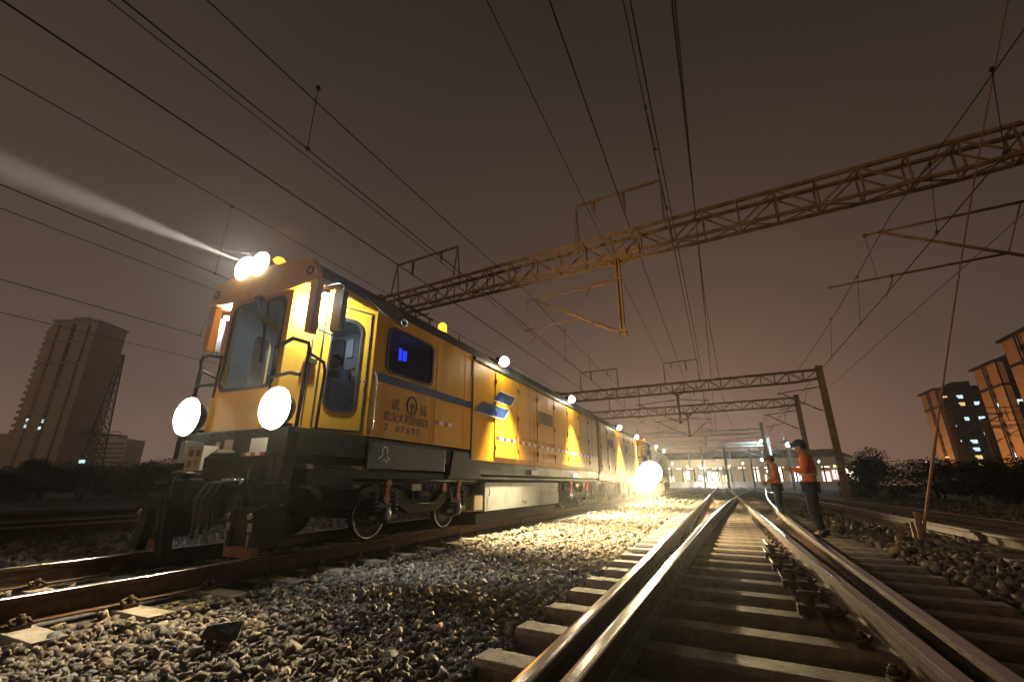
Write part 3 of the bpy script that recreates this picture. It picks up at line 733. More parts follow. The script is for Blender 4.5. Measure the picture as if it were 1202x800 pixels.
    q=MB();q.box(XC-.09,XC+.09,Y0-.30,Y0,.57,.71);q.prism([(XC-.09,Y0-.28),(XC-.25,Y0-.40),(XC-.08,Y0-.47),(XC-.03,Y0-.41),(XC+.03,Y0-.38),(XC+.10,Y0-.44),(XC+.12,Y0-.28)],'z',.54,.74);q.build('coupler',M['black'],t,bevel=.015)
    # beige coupler carrier with 2x2 holes
    q=MB();y=Y0-.40
    x0,x1,z0,z1=XC-.10,XC+.17,.83,1.08
    us=[x0,x0+.04,x0+.115,x0+.155,x0+.23,x1];vs_=[z0,z0+.03,z0+.10,z0+.14,z0+.21,z1]
    for i in range(5):
        for j in range(5):
            if i in(1,3) and j in(1,3):continue
            q.box(us[i],us[i+1],y,y+.03,vs_[j],vs_[j+1])
    q.box(x0,x1,y+.03,y+.15,z1-.025,z1);q.box(x0,x0+.02,y+.03,y+.15,z0,z1-.025);q.prism([(y+.03,z0+.12),(y+.03,z1-.025),(y+.15,z1-.025)],'x',x1-.02,x1);q.box(x0,x1,y+.15,y+.4,z1-.06,z1-.03);q.build('coupler_carrier',M['beige'],t)
    q=MB();q.box(XC-.52,XC-.42,Y0-.25,Y0-.02,.92,1.16);q.build('jumper_box',M['tankgrey'],t,bevel=.01)
    for k,(dx,col) in enumerate(((-.35,'gasket'),(-.25,'gasket'),(.22,'gasket'),(.33,'gasket'),(.45,'black'))):
        q=MB();x=XC+dx;q.tube([(x,Y0-.1,.72),(x,Y0-.32,.70),(x+.02,Y0-.42,.55),(x+.04,Y0-.40,.25+.05*k),(x-.03,Y0-.34,.08+.05*k)],.015,8);hs=q.build('brake_hose',M[col],t)
        q=MB();q.cyl((x,Y0-.02,.72),(x,Y0-.16,.72),.035,n=10);q.build('hose_valve',M['chrome'],hs)
    q=MB();q.tube([(XC-.8,Y0-.12,.80),(XC-.5,Y0-.2,.83),(XC-.05,Y0-.25,.80)],.016,6);q.tube([(XC-.62,Y0-.1,.72),(XC-.4,Y0-.16,.70)],.013,6);q.build('uncoupling_bar',M['chrome'],t)
    q=MB();q.prism([(XC-.62,.55),(XC-.5,.55),(XC-.32,.0),(XC-.46,.0)],'y',Y0-.3,Y0-.2);q.prism([(XC-.75,.45),(XC-.62,.45),(XC-.72,.02),(XC-.85,.05)],'y',Y0-.35,Y0-.25);q.build('rail_guard',M['black'],t,bevel=.008)
    g=MB()
    for s in(-1,1):
        x=XC+s*.76
        g.box(x-.17,x+.17,Y0-.22,Y0+.10,.13,.47);g.box(x-.20,x-.12,Y0-.26,Y0-.2,.12,.46);g.box(x+.12,x+.20,Y0-.26,Y0-.2,.12,.46)
        g.box(x-.05,x+.05,Y0-.05,Y0+.05,.47,.98)
    gb=g.build('guard_box',M['black'],t,bevel=.01)
    g=MB()
    for s in(-1,1):
        x=XC+s*.76
        for d in(-.16,.16):
            g.cyl((x+d,Y0-.27,.40),(x+d,Y0-.30,.40),.03,n=10);g.box(x+d-.028,x+d+.028,Y0-.275,Y0-.262,.26,.34);g.box(x+d-.012,x+d+.012,Y0-.275,Y0-.26,.13,.24)
    g.build('bolt',M['chrome'],gb)
    g=MB()
    for s in(-1,1):
        x=XC+s*.76;g.box(x-.19,x+.19,Y0-.255,Y0-.16,.03,.125)
    g.build('rail_brush',mat('worn_wood',(.20,.09,.035),.8,var=.3,bump=.3),gb,bevel=.006)
    # small fittings of the front end
    q=MB()
    for k in range(13): q.cyl((XC-.90+k*.15,Y0-.058,1.235),(XC-.90+k*.15,Y0-.072,1.235),.012,n=6)
    for k in range(9): q.cyl((XC-.80+k*.2,Y0-.028,.93),(XC-.80+k*.2,Y0-.045,.93),.014,n=6)
    q.build('bolt',M['slate'],t)
    for x,z0,z1 in((XC-.30,.90,.62),(XC+.26,.92,.58),(XC+.52,.9,.5)):
        q=MB();q.tube([(x,Y0-.05,z0),(x+.02,Y0-.12,z0-.06),(x+.05,Y0-.13,(z0+z1)/2),(x+.12,Y0-.1,z1),(x+.2,Y0-.05,z1+.08)],.009,6);q.build('cable',M['gasket'],t)
    for x,z,w_,h_,m in((XC-.62,.78,.10,.14,'slate'),(XC+.30,.72,.16,.10,'slate'),(XC+.62,.80,.10,.16,'black'),(XC-.42,.50,.12,.16,'black'),(XC+.46,.52,.14,.12,'slate'),(XC+.12,.45,.07,.2,'black')):
        q=MB();q.box(x-w_/2,x+w_/2,Y0-.11,Y0-.03,z-h_/2,z+h_/2);q.cyl((x,Y0-.11,z),(x,Y0-.14,z),.02,n=8);q.build('junction_box',M[m],t,bevel=.006)
    for s in(-1,1):
        q=MB();x=XC+s*.93;q.tube([(x-.1,Y0-.04,.72),(x-.1,Y0-.13,.70),(x+.1,Y0-.13,.70),(x+.1,Y0-.04,.72)],.012,6);q.tube([(x-.1,Y0-.04,.5),(x-.1,Y0-.12,.48),(x+.1,Y0-.12,.48),(x+.1,Y0-.04,.5)],.012,6);q.build('step_iron',M['slate'],t)
    q=MB()
    for y in np.arange(7.2,16.4,.16):
        for z in(1.145,2.965): q.lathe((XS,y,z),(1,0,0),[(0,.011),(.004,.009),(.006,.004),(.0065,0)],6)
    for y in np.arange(4.42,7.0,.14):
        for z in(1.315,2.99): q.lathe((XS,y,z),(1,0,0),[(0,.011),(.004,.009),(.006,.004),(.0065,0)],6)
    for z in np.arange(1.45,2.95,.14): q.lathe((XS,6.98,z),(1,0,0),[(0,.011),(.004,.009),(.006,.004),(.0065,0)],6)
    q.build('rivet_row',M['yellow'],t)
    # weld seams and lifting lugs of the cab side
    q=MB()
    for y in(5.85,6.75): q.box(XS,XS+.004,y,y+.012,1.3,3.0)
    q.build('weld_seam',M['yellow'],t)
    # roof top gear: work lamps, beacons
    q=MB();q.box(XC-.60,XC+.20,Y0-.02,Y0+.36,3.35,3.39)
    for x in(XC-.40,XC-.10): q.lathe((x,Y0-.02,3.44),(0,-1,0),[(-.16,.04),(-.12,.12),(0,.168),(.01,.17),(.01,.14)],20);q.bar((x,Y0+.05,3.39),(x,Y0+.05,3.46),.05)
    rl=q.build('roof_lamp',M['black'],t)
    q=MB()
    for x in(XC-.40,XC-.10): q.lathe((x,Y0-.02,3.44),(0,-1,0),[(.004,.173),(.03,.165),(.06,.12),(.08,0)],20)
    q.build('lens',M['e_work'],rl)
    for x,z,r in((XC-.20,3.46,.09),(XC+.06,3.42,.06)):
        q=MB();q.cyl((x,Y0+.3,3.34),(x,Y0+.3,z+.02),r*.9,n=16);bc=q.build('beacon',M['black'],t)
        q=MB();q.lathe((x,Y0+.3,z+.02),(0,0,1),[(0,r),(r*2.1,r*.92),(r*2.5,r*.6),(r*2.6,0)],16);q.build('lens',M['e_amber'],bc)
    q=MB();q.cyl((XC+.55,6.6,3.36),(XC+.55,6.6,3.44),.09,n=14);bc=q.build('beacon',M['black'],t)
    q=MB();q.lathe((XC+.55,6.6,3.44),(0,0,1),[(0,.09),(.16,.08),(.2,.04),(.205,0)],14);q.build('lens',M['e_amber'],bc)
    q=MB()
    for y in(5.1,5.5,5.9,6.9): q.bar((XC+.75,y,3.28),(XC+.75,y,3.45),.02)
    q.bar((XC+.75,5.0,3.45),(XC+.75,6.0,3.45),.02);q.bar((XC+.62,5.3,3.46),(XC+.88,5.3,3.46),.018);q.bar((XC+.62,5.7,3.46),(XC+.88,5.7,3.46),.018);q.build('aerial',M['gasket'],t)
    for y in(8.2,13.1): side_lamp(t,y)
    # cab interior
    q=MB();q.box(XL+.1,XS-.1,6.4,6.45,1.3,2.95);q.box(XL+.08,XS-.08,YB,6.4,1.29,1.31);q.box(XL+.08,XS-.08,YB,6.4,2.93,2.95);q.box(XC-.55,XC+.55,Y0+.1,YB,2.93,2.95);q.box(XL+.1,XC+.55,4.85,4.9,1.31,2.93);q.build('cab_lining',M['interior'],t)
    q=MB();q.prism(rrect(XC-.3,2.1,.5,1.55,.1),'y',4.81,4.845);q.build('inner_door',M['intdark'],t)
    q=MB();q.box(XC-.5,XC+.5,Y0+.15,Y0+.5,1.3,1.78);q.box(XC+.1,XC+.42,Y0+.2,Y0+.4,1.78,1.98);q.build('driving_desk',M['intdark'],t,bevel=.03)
    q=MB();q.tube([(XC-.40,4.74,2.28),(XC+.28,4.74,2.32)],.025,8);q.build('grab_bar',M['yellow'],t)
    q=MB();q.box(XC-.02,XC+.12,4.83,4.842,2.55,2.85);q.box(XC+.28,XC+.31,4.8,4.842,1.4,2.9);q.build('notice',M['white'],t)
    q=MB();q.box(XC+.34,XC+.74,4.05,4.5,1.48,1.58);q.box(XC+.34,XC+.74,4.5,4.57,1.56,2.15);q.box(XC+.48,XC+.6,4.2,4.35,1.3,1.5);q.prism([(XC+.62,3.86),(XC+.70,3.80),(XC+.88,4.28),(XC+.80,4.32)],'z',1.32,1.98);q.build('driver_seat',M['intdark'],t,bevel=.03)
    q=MB();q.box(XC-.3,XC+.3,4.25,4.4,2.91,2.928);q.build('cab_lamp',M['e_cabin'],t)
    q=MB();q.box(XS-.42,XS-.38,5.36,5.39,2.58,2.78);q.box(XS-.42,XS-.38,5.46,5.52,2.60,2.76);q.build('indicator_screen',M['e_blue'],t)
    return t
train=cab_car('long yellow rail maintenance vehicle with two glaring headlights and roof lamps on its cab','yellow maintenance trains')
def trailer(label,y0,y1):
    t=thing('train_car',(XC,y0,0),label,'train car','yellow maintenance trains')
    q=MB();q.box(XL,XS,y0+.1,y1,1.05,3.0);q.build('machine_body',M['yellow'],t,bevel=.015)
    q=roof_mesh(y0+.1,y1,3.0);q.build('roof',M['roofblue'],t)
    q=MB();q.prism([(XS-.14,3.25),(XS+.035,3.01),(XS+.03,3.0),(XS-.14,3.0)],'y',y0+.2,y1);q.build('roof_side_cover',M['roofblue'],t)
    n=7;ys=[y0+.3+k*(y1-y0-.4)/n for k in range(n+1)]
    side_doors(t,ys,1.15,2.9,tape=False,stagger=(1,4))
    q=MB();q.box(XL+.05,XS-.03,y0,y1,.80,1.05);q.build('underframe',M['slate'],t)
    bogie(t,y0+1.9);bogie(t,y1-1.9,False)
    q=MB();q.box(XS-.5,XS-.01,y0+3.6,y1-3.4,.25,.75);q.build('equipment_case',M['slate'],t,bevel=.02)
    q=MB()
    for k in range(10):
        y=y0+.3+k*.8;q.tube([(XS-.03,y,.8),(XS-.0,y+.05,.6),(XS-.05,y+.15,.4)],.016,6)
    q.build('hose',M['black'],t)
    for y in(20.4,25.1): side_lamp(t,y,3.12)
    return t
trailer('yellow machine car with blue-grey roof edge coupled behind the leading cab vehicle',16.65,25.4)
index_kids()
t2=copy_tree(train);t2.location=(XC,28.6,0);t2['label']='distant yellow cab vehicle with dazzling headlight beyond the end of the train'
# ------------------------------------------------------------------ catenary portals
def lerp(a,b,t):return tuple(x+(y-x)*t for x,y in zip(a,b))
def cantilever(t,px,py,z0,z1,tipx,zt,zb,m='portal',fx=None):
    """px: post, tubes reach to tipx; zt/zb tip heights of upper and lower tube"""
    s=1 if tipx>px else -1
    L_=abs(tipx-px)
    q=MB()
    a=(px+s*.12,py,z1);b=(tipx,py,zt);q.tube([lerp(a,b,.22),b],.034,8,mi=0)
    c=(px+s*.12,py,z0);dd=lerp(a,b,.93);q.tube([lerp(c,dd,.26),dd],.038,8)
    e=lerp(c,dd,.42);q.tube([lerp(a,b,.26),e],.016,6)
    f=(tipx+s*.10 if fx is None else fx,py,zb);q.tube([e,f],.028,8)
    g=lerp(e,f,.62);q.tube([g,(g[0],py,g[2]-.10),(tipx-s*.08,py,zb-.42)],.016,6);q.tube([(px,py,z1),lerp(a,b,.05)],.03,6);q.tube([(px,py,z0),lerp(c,dd,.05)],.03,6)
    q.tube([b,(b[0],py,zb+.02)],.007,5)
    q.sphere(b,.06,8,6);q.sphere(lerp(a,b,.92),.05,8,6);q.sphere(g,.05,8,6)
    o=q.build('cantilever',M[m],t)
    q=MB()
    for p,r in((a,b),(c,dd)):
        d0=lerp(p,r,.03);d1=lerp(p,r,.24);k=11
        pr=[]
        ln=(Vector(d1)-Vector(d0)).length
        for i in range(k): pr+=[(ln*i/k,.035),(ln*(i+.3)/k,.075),(ln*(i+.55)/k,.035)]
        q.lathe(d0,Vector(d1)-Vector(d0),pr,12)
    q.build('insulator',M['insul'],o)
def boom(t,A,B,zb,h,d,m,n,taper=True):
    ax=Vector((B[0]-A[0],B[1]-A[1],0));ln=ax.length;ax.normalize();pn=Vector((-ax.y,ax.x,0))
    q=MB();P=lambda u,v,z:Vector((A[0],A[1],0))+ax*u+pn*v+Vector((0,0,z))
    def lo(u):
        if not taper:return zb
        e=min(u,ln-u);return zb+(.14*max(0,1-e/1.4))
    us=[ln*i/n for i in range(n+1)]
    for v in(-d/2,d/2):
        q.bar(P(0,v,zb+h),P(ln,v,zb+h),.09)
        for u0,u1 in zip(us[:-1],us[1:]): q.bar(P(u0,v,lo(u0)),P(u1,v,lo(u1)),.085)
        for i,u in enumerate(us):
            q.bar(P(u,v,lo(u)),P(u,v,zb+h),.045)
            if i<n:
                u1=us[i+1]
                if i%2:q.bar(P(u,v,lo(u)),P(u1,v,zb+h),.04)
                else:q.bar(P(u,v,zb+h),P(u1,v,lo(u1)),.04)
    for i,u in enumerate(us):
        q.bar(P(u,-d/2,lo(u)),P(u,d/2,lo(u)),.04);q.bar(P(u,-d/2,zb+h),P(u,d/2,zb+h),.04)
        if i<n:
            q.bar(P(u,-d/2 if i%2 else d/2,lo(u)),P(us[i+1],d/2 if i%2 else -d/2,lo(us[i+1])),.032)
    return q.build('boom',M[m],t)
def ins_frame(t,pts,zb,zt,m,ins):
    (x0,y0),(x1,y1)=pts;q=MB()
    for x,y,s in((x0,y0,-1),(x1,y1,1)):
        q.bar((x,y-.28,zb),(x,y,zt),.045);q.bar((x,y+.28,zb),(x,y,zt),.045)
    q.bar((x0,y0,zt),(x1,y1,zt),.07);o=q.build('wire_frame',M[m],t)
    for f,l in ins:
        x,y=x0+(x1-x0)*f,y0+(y1-y0)*f;q=MB();pr=[(0,.02),(.08,.02)]
        k=max(3,int(l/.09))
        for i in range(k):
            d=.08+l*i/k;pr+=[(d,.035),(d+.03,.075),(d+.045,.07),(d+.05,.035)]
        pr+=[(l+.1,.03),(l+.2,.03),(l+.2,0)]
        q.lathe((x,y,zt),(0,0,-1),pr,12);q.build('insulator',M['insul'],o)
def drop_post(t,x,y,zt,zb,m):
    q=MB();q.bar((x-.055,y,zb),(x-.055,y,zt),.05,.14);q.bar((x+.055,y,zb),(x+.055,y,zt),.05,.14);q.bar((x,y+.03,zb),(x,y+.03,zt),.10,.02);q.box(x-.11,x+.11,y-.1,y+.1,zb-.02,zb+.06)
    for s in(-1,1): q.bar((x+s*.5,y,zt+.05),(x+s*.03,y,zt-.28),.07)
    for z in(zb+.12,zb+1.9): q.box(x-.12,x+.12,y-.11,y+.11,z-.04,z+.04)
    q.box(x-.55,x+.55,y-.2,y+.2,zt,zt+.06)
    return q.build('drop_post',M[m],t,bevel=.008)
def pole(t,x,y,zt,w,m,nm='pole'):
    q=MB()
    q.prism([(x-w/2,y-w/2),(x+w/2,y-w/2),(x+w/2,y-w/2+.04),(x+.03,y-w/2+.05),(x+.03,y+w/2-.05),(x+w/2,y+w/2-.04),(x+w/2,y+w/2),(x-w/2,y+w/2),(x-w/2,y+w/2-.04),(x-.03,y+w/2-.05),(x-.03,y-w/2+.05),(x-w/2,y-w/2+.04)],'z',-.6,zt)
    q.box(x-w*.55,x+w*.55,y-w*.55,y+w*.55,zt-.06,zt+.1)
    return q.build(nm,M[m],t)
# portal 1 (nearest): slightly skew boom
A1=(-12.6,13.75);B1=(8.0,12.0)
y1=lambda x:A1[1]+(B1[1]-A1[1])*(x-A1[0])/(B1[0]-A1[0])
t=thing('catenary_portal',(0,12.6,-.6),'nearest overhead-line portal, its big lattice boom crossing high above the train cab','portal','overhead line portals')
boom(t,A1,B1,7.62,.78,.46,'portal',22);pole(t,8.15,12.0,8.55,.36,'portal');pole(t,-12.8,13.75,8.55,.36,'portal')
ins_frame(t,((-11.9,y1(-11.9)),(-8.6,y1(-8.6))),8.3,9.95,'portal',((.28,.55),(.75,.30)))
ins_frame(t,((-3.45,y1(-3.45)),(-.56,y1(-.56))),8.4,10.05,'portal',((.22,.30),(.58,.62)))
drop_post(t,-2.15,y1(-2.15),7.62,5.02,'portal')
cantilever(t,-2.2,y1(-2.15),5.15,6.86,-5.3,6.70,5.62)
q=MB();
for x in(-1.9,-1.5):
    q.box(x-.12,x+.12,y1(x)-.4,y1(x)-.2,7.55,7.75)
q.build('wire_bracket',M['portal'],t)
cantilever(t,8.05,12.3,4.75,6.74,4.05,6.58,5.34,fx=3.05)
# portal 2, 3
for Y,xr,lab,zt in((35,6.95,'second overhead-line portal, its thick column behind the worker in bright orange',8.1),(46,7.0,'third overhead-line portal, lower behind the second one',8.05)):
    t=thing('catenary_portal',(0,Y,-.6),lab,'portal','overhead line portals')
    boom(t,(-12,Y+.9),(xr,Y),zt-.75,.75,.45,'portal',22);pole(t,xr+.12,Y,zt+.15,.36,'portal');pole(t,-12.2,Y+.9,zt+.15,.36,'portal')
    ins_frame(t,((-9.9,Y+.8),(-6.7,Y+.6)),zt,zt+1.7,'portal',((.3,.55),(.75,.3)))
    ins_frame(t,((-3.0,Y+.5),(-.5,Y+.3)),zt,zt+1.7,'portal',((.22,.3),(.66,.6)))
    drop_post(t,-2.2,Y+.4,zt-.75,5.0,'portal')
    cantilever(t,-2.25,Y+.4,5.15,6.8,-5.3,6.6,5.6);cantilever(t,-2.1,Y+.4,5.15,6.8,-.1,6.6,5.6)
    cantilever(t,xr-.1,Y,5.3,6.9,4.4,6.65,5.5)
# white-lit portals far ahead
for Y,xr,xl,lab in((66,5.6,-10,'pale floodlit portal with splayed cantilevers in front of the station'),(88,8.2,-12,'farther pale floodlit portal just before the station roof')):
    t=thing('catenary_portal',(0,Y,-.6),lab,'portal','pale portals near the station')
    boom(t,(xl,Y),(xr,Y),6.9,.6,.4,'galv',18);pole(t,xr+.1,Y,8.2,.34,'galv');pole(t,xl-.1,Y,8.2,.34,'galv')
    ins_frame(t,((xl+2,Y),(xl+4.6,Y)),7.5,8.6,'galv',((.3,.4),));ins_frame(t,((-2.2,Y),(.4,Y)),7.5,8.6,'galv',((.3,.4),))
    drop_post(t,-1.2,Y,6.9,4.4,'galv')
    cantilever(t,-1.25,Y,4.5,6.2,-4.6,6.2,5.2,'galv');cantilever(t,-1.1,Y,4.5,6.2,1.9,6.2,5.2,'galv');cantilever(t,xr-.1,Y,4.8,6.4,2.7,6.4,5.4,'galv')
for x,Y,h,l in((.75,58,4.6,'slim pale mast standing between the tracks before the station'),(4.3,74,5.4,'grey leaning mast right of the slim pale one')):
    t=thing('mast',(x,Y,-.4),l,'mast','masts before the station')
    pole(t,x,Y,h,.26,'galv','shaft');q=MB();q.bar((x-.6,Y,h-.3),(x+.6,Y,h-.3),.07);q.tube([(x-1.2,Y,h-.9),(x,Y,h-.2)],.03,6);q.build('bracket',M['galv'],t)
# right-hand yard masts with bracket arms
for k,(x,Y,h,lab) in enumerate(((16.4,44,6.2,'short yard mast left of the dark bushes at right'),(15.2,30,6.1,'grey yard mast with paired bracket arms above the dark bushes'),(14.2,22.5,6.9,'thick dark wooden-looking mast beside the guy wire above the bushes'),(24,58,6.6,'far thin yard mast near the sunset-coloured horizon'))):
    t=thing('mast',(x,Y,-.6),lab,'mast','yard masts on the right')
    pole(t,x,Y,h,.30,'portal','shaft')
    if k!=2:
        cantilever(t,x+.15,Y,h-2.2,h-.7,x+3.2,h-.65,h-1.7)
        q=MB();q.bar((x,Y,h-.15),(x+6.5,Y,h-.2),.06);q.bar((x,Y,h-.55),(x+6.5,Y,h-.6),.05);q.bar((x+3.2,Y,h-.2),(x+3.2,Y,h-1.2),.05);q.build('arm',M['portal'],t)
    else:
        q=MB();q.bar((x,Y,h-1.0),(x+7,Y,h-1.0),.06);q.bar((x,Y,h-1.5),(x+7,Y,h-1.6),.06);q.tube([(x+2,Y,h-1.0),(x+2.3,Y,h-3.2),(x+4,Y,h-2.4)],.03,6);q.build('arm',M['portal'],t)
# guy wire and its mast
t=thing('guy_wire',(3.08,10.65,-.3),'long slanting orange-tinted guy wire anchored in the dark ballast at right','guy wire')
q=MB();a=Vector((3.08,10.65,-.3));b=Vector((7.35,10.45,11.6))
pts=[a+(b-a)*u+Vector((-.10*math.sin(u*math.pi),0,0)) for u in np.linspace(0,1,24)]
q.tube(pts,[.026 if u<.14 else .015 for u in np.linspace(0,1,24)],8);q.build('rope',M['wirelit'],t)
q=MB();q.cyl((3.08,10.65,-.45),(3.12,10.65,.22),.05,n=10);q.bar((2.98,10.55,-.3),(2.98,10.55,.05),.05);q.bar((2.78,10.5,-.35),(2.78,10.5,.0),.05);q.build('anchor_stake',M['portal'],t)
t=thing('mast',(7.6,10.45,-.6),'tall steel mast holding the top of the guy wire','mast');pole(t,7.6,10.45,12,.34,'portal','shaft')
# ------------------------------------------------------------------ wires
def wire(pts,label,r=.011,group='overhead wires'):
    q=MB();q.tube(pts,r,6);return tag(q.build('overhead_wire',M['wire']),label,'wire',group)
def sag(x,z,y0,y1,span,s,ys=(12.8,35.4)):
    out=[];y=y0
    while y<=y1:
        u=((y-12.8)%span)/span;out.append((x,y,z-4*s*u*(1-u)));y+=span/12
    return out
wire(sag(-5.3,7.05,-12,80,22.4,.35),'sagging carrier wire above the yellow train roof, with droppers')
wire([(-5.4,-12,5.85),(-5.15,13,5.6),(-5.4,35,5.6),(-5.0,80,5.6)],'straight contact wire low above the yellow train')
wire([(-9.05,-12,9.1),(-9.1,80,9.1)],'thin bright feeder wire passing over the left beacon lamp')
wire([(-10.8,-12,9.0),(-10.75,13.6,9.1),(-10.8,80,9.0)],'thickest dark feeder wire passing above the roof lamps',.02)
wire([(-11.5,-12,8.1),(-11.4,80,8.1)],'carrier wire of the far-left track, below the thick feeder')
wire([(-11.5,-12,6.0),(-11.6,80,6.0)],'contact wire of the far-left track crossing the light beam')
wire([(-16.6,-12,7.7),(-16.6,80,7.7)],'carrier wire farther left, just under the light beam')
wire([(-17.2,-12,6.0),(-17.2,80,6.0)],'contact wire farther left, passing the top of the pale tower')
wire([(-23,-12,6.6),(-23,80,6.6)],'farthest left wire, lowest of all at the left edge')
wire([(-2.75,-12,9.2),(-2.85,12.7,9.3),(-2.75,80,9.2)],'left wire hung from the near insulator frame over the ballast')
wire([(-1.68,-12,9.1),(-1.75,12.7,9.15),(-1.7,80,9.1)],'right wire hung from the near insulator frame over the ballast',.016)
wire(sag(-.36,7.1,-12,80,22.4,.3),'left carrier wire directly above the turnout')
wire([(-.30,-12,6.05),(-.2,13,5.9),(.0,80,5.7)],'left contact wire directly above the turnout')
wire(sag(.27,7.2,-12,80,22.4,.3),'right carrier wire directly above the turnout',.015)
wire([(.1,-12,6.05),(.25,13,5.9),(.9,34,5.7),(3.6,80,5.7)],'right contact wire directly above the turnout')
wire(sag(4.8,7.2,-6,80,22.4,.4),'carrier wire of the right track crossing behind the guy wire')
wire([(4.5,-6,5.5),(4.55,13,5.4),(4.6,35,5.4),(4.5,80,5.4)],'contact wire of the right track under the right cantilever')
wire([(9.2,6,8.3),(9.0,80,8.2)],'lone feeder wire descending from the right edge above the towers')
# droppers between carrier and contact wires
def dropper(x0,x1,y,z0,z1,l):
    q=MB();q.tube([(x0,y,z0),(x1,y,z1)],.007,5);q.box(x0-.02,x0+.02,y-.03,y+.03,z0-.02,z0+.04);q.box(x1-.02,x1+.02,y-.03,y+.03,z1-.02,z1+.03);return tag(q.build('dropper',M['wire']),l,'dropper','droppers of the overhead line')
dropper(-5.3,-5.3,3.75,7.0,5.75,'dropper hanging above the roof lamps of the train')
for k,y in enumerate((17,21,26,30)): dropper(-5.3,-5.3,y,6.95,5.6,'thin dropper over the yellow train beyond the nearest portal')
for k,y in enumerate((6.4,8.2)): dropper(-.36,-.28,y,6.95,6.0,'thin dropper above the turnout before the nearest portal')
for k,y in enumerate((8.0,10.4)): dropper(4.8,4.55,y,7.0,5.45,'thin dropper beside the guy wire at upper right')
for k,y in enumerate((16,20)): dropper(4.8,4.55,y,6.95,5.4,'thin dropper of the right track beyond the right cantilever')
dropper(-11.5,-11.55,6.2,8.05,6.0,'dropper between two left wires under the light beam')
dropper(-16.6,-17.2,9.2,7.65,6.0,'dropper between two wires at far left above the pale tower')
q=MB();q.cyl((-17.2,12.2,6.0),(-17.2,13.6,6.0),.07);tag(q.build('section_insulator',M['gasket']),'dark section insulator on a wire left of the cab mirror','insulator')
# ------------------------------------------------------------------ people
def skinned(name,verts,edges,radii,m,parent,root=0,sub=1):
    me=bpy.data.meshes.new(name);me.from_pydata([tuple(v) for v in verts],edges,[])
    o=bpy.data.objects.new(name,me);COL.objects.link(o)
    sk=o.modifiers.new('s','SKIN');sk.use_smooth_shade=True
    for i,r in enumerate(radii):
        sv=me.skin_vertices[0].data[i];rr=r if isinstance(r,tuple) else (r,r);sv.radius=rr;sv.use_root=(i==root)
    o.modifiers.new('b','SUBSURF').levels=sub
    bpy.context.view_layer.update()
    m2=bpy.data.meshes.new_from_object(o.evaluated_get(bpy.context.evaluated_depsgraph_get()))
    bpy.data.objects.remove(o)
    m2.name=name;m2.materials.clear();m2.materials.append(m)
    for p in m2.polygons:p.use_smooth=True
    q=bpy.data.objects.new(name,m2);COL.objects.link(q)
    if parent:q.parent=parent;OFF[q.name]=Vector((0,0,0))
    return q
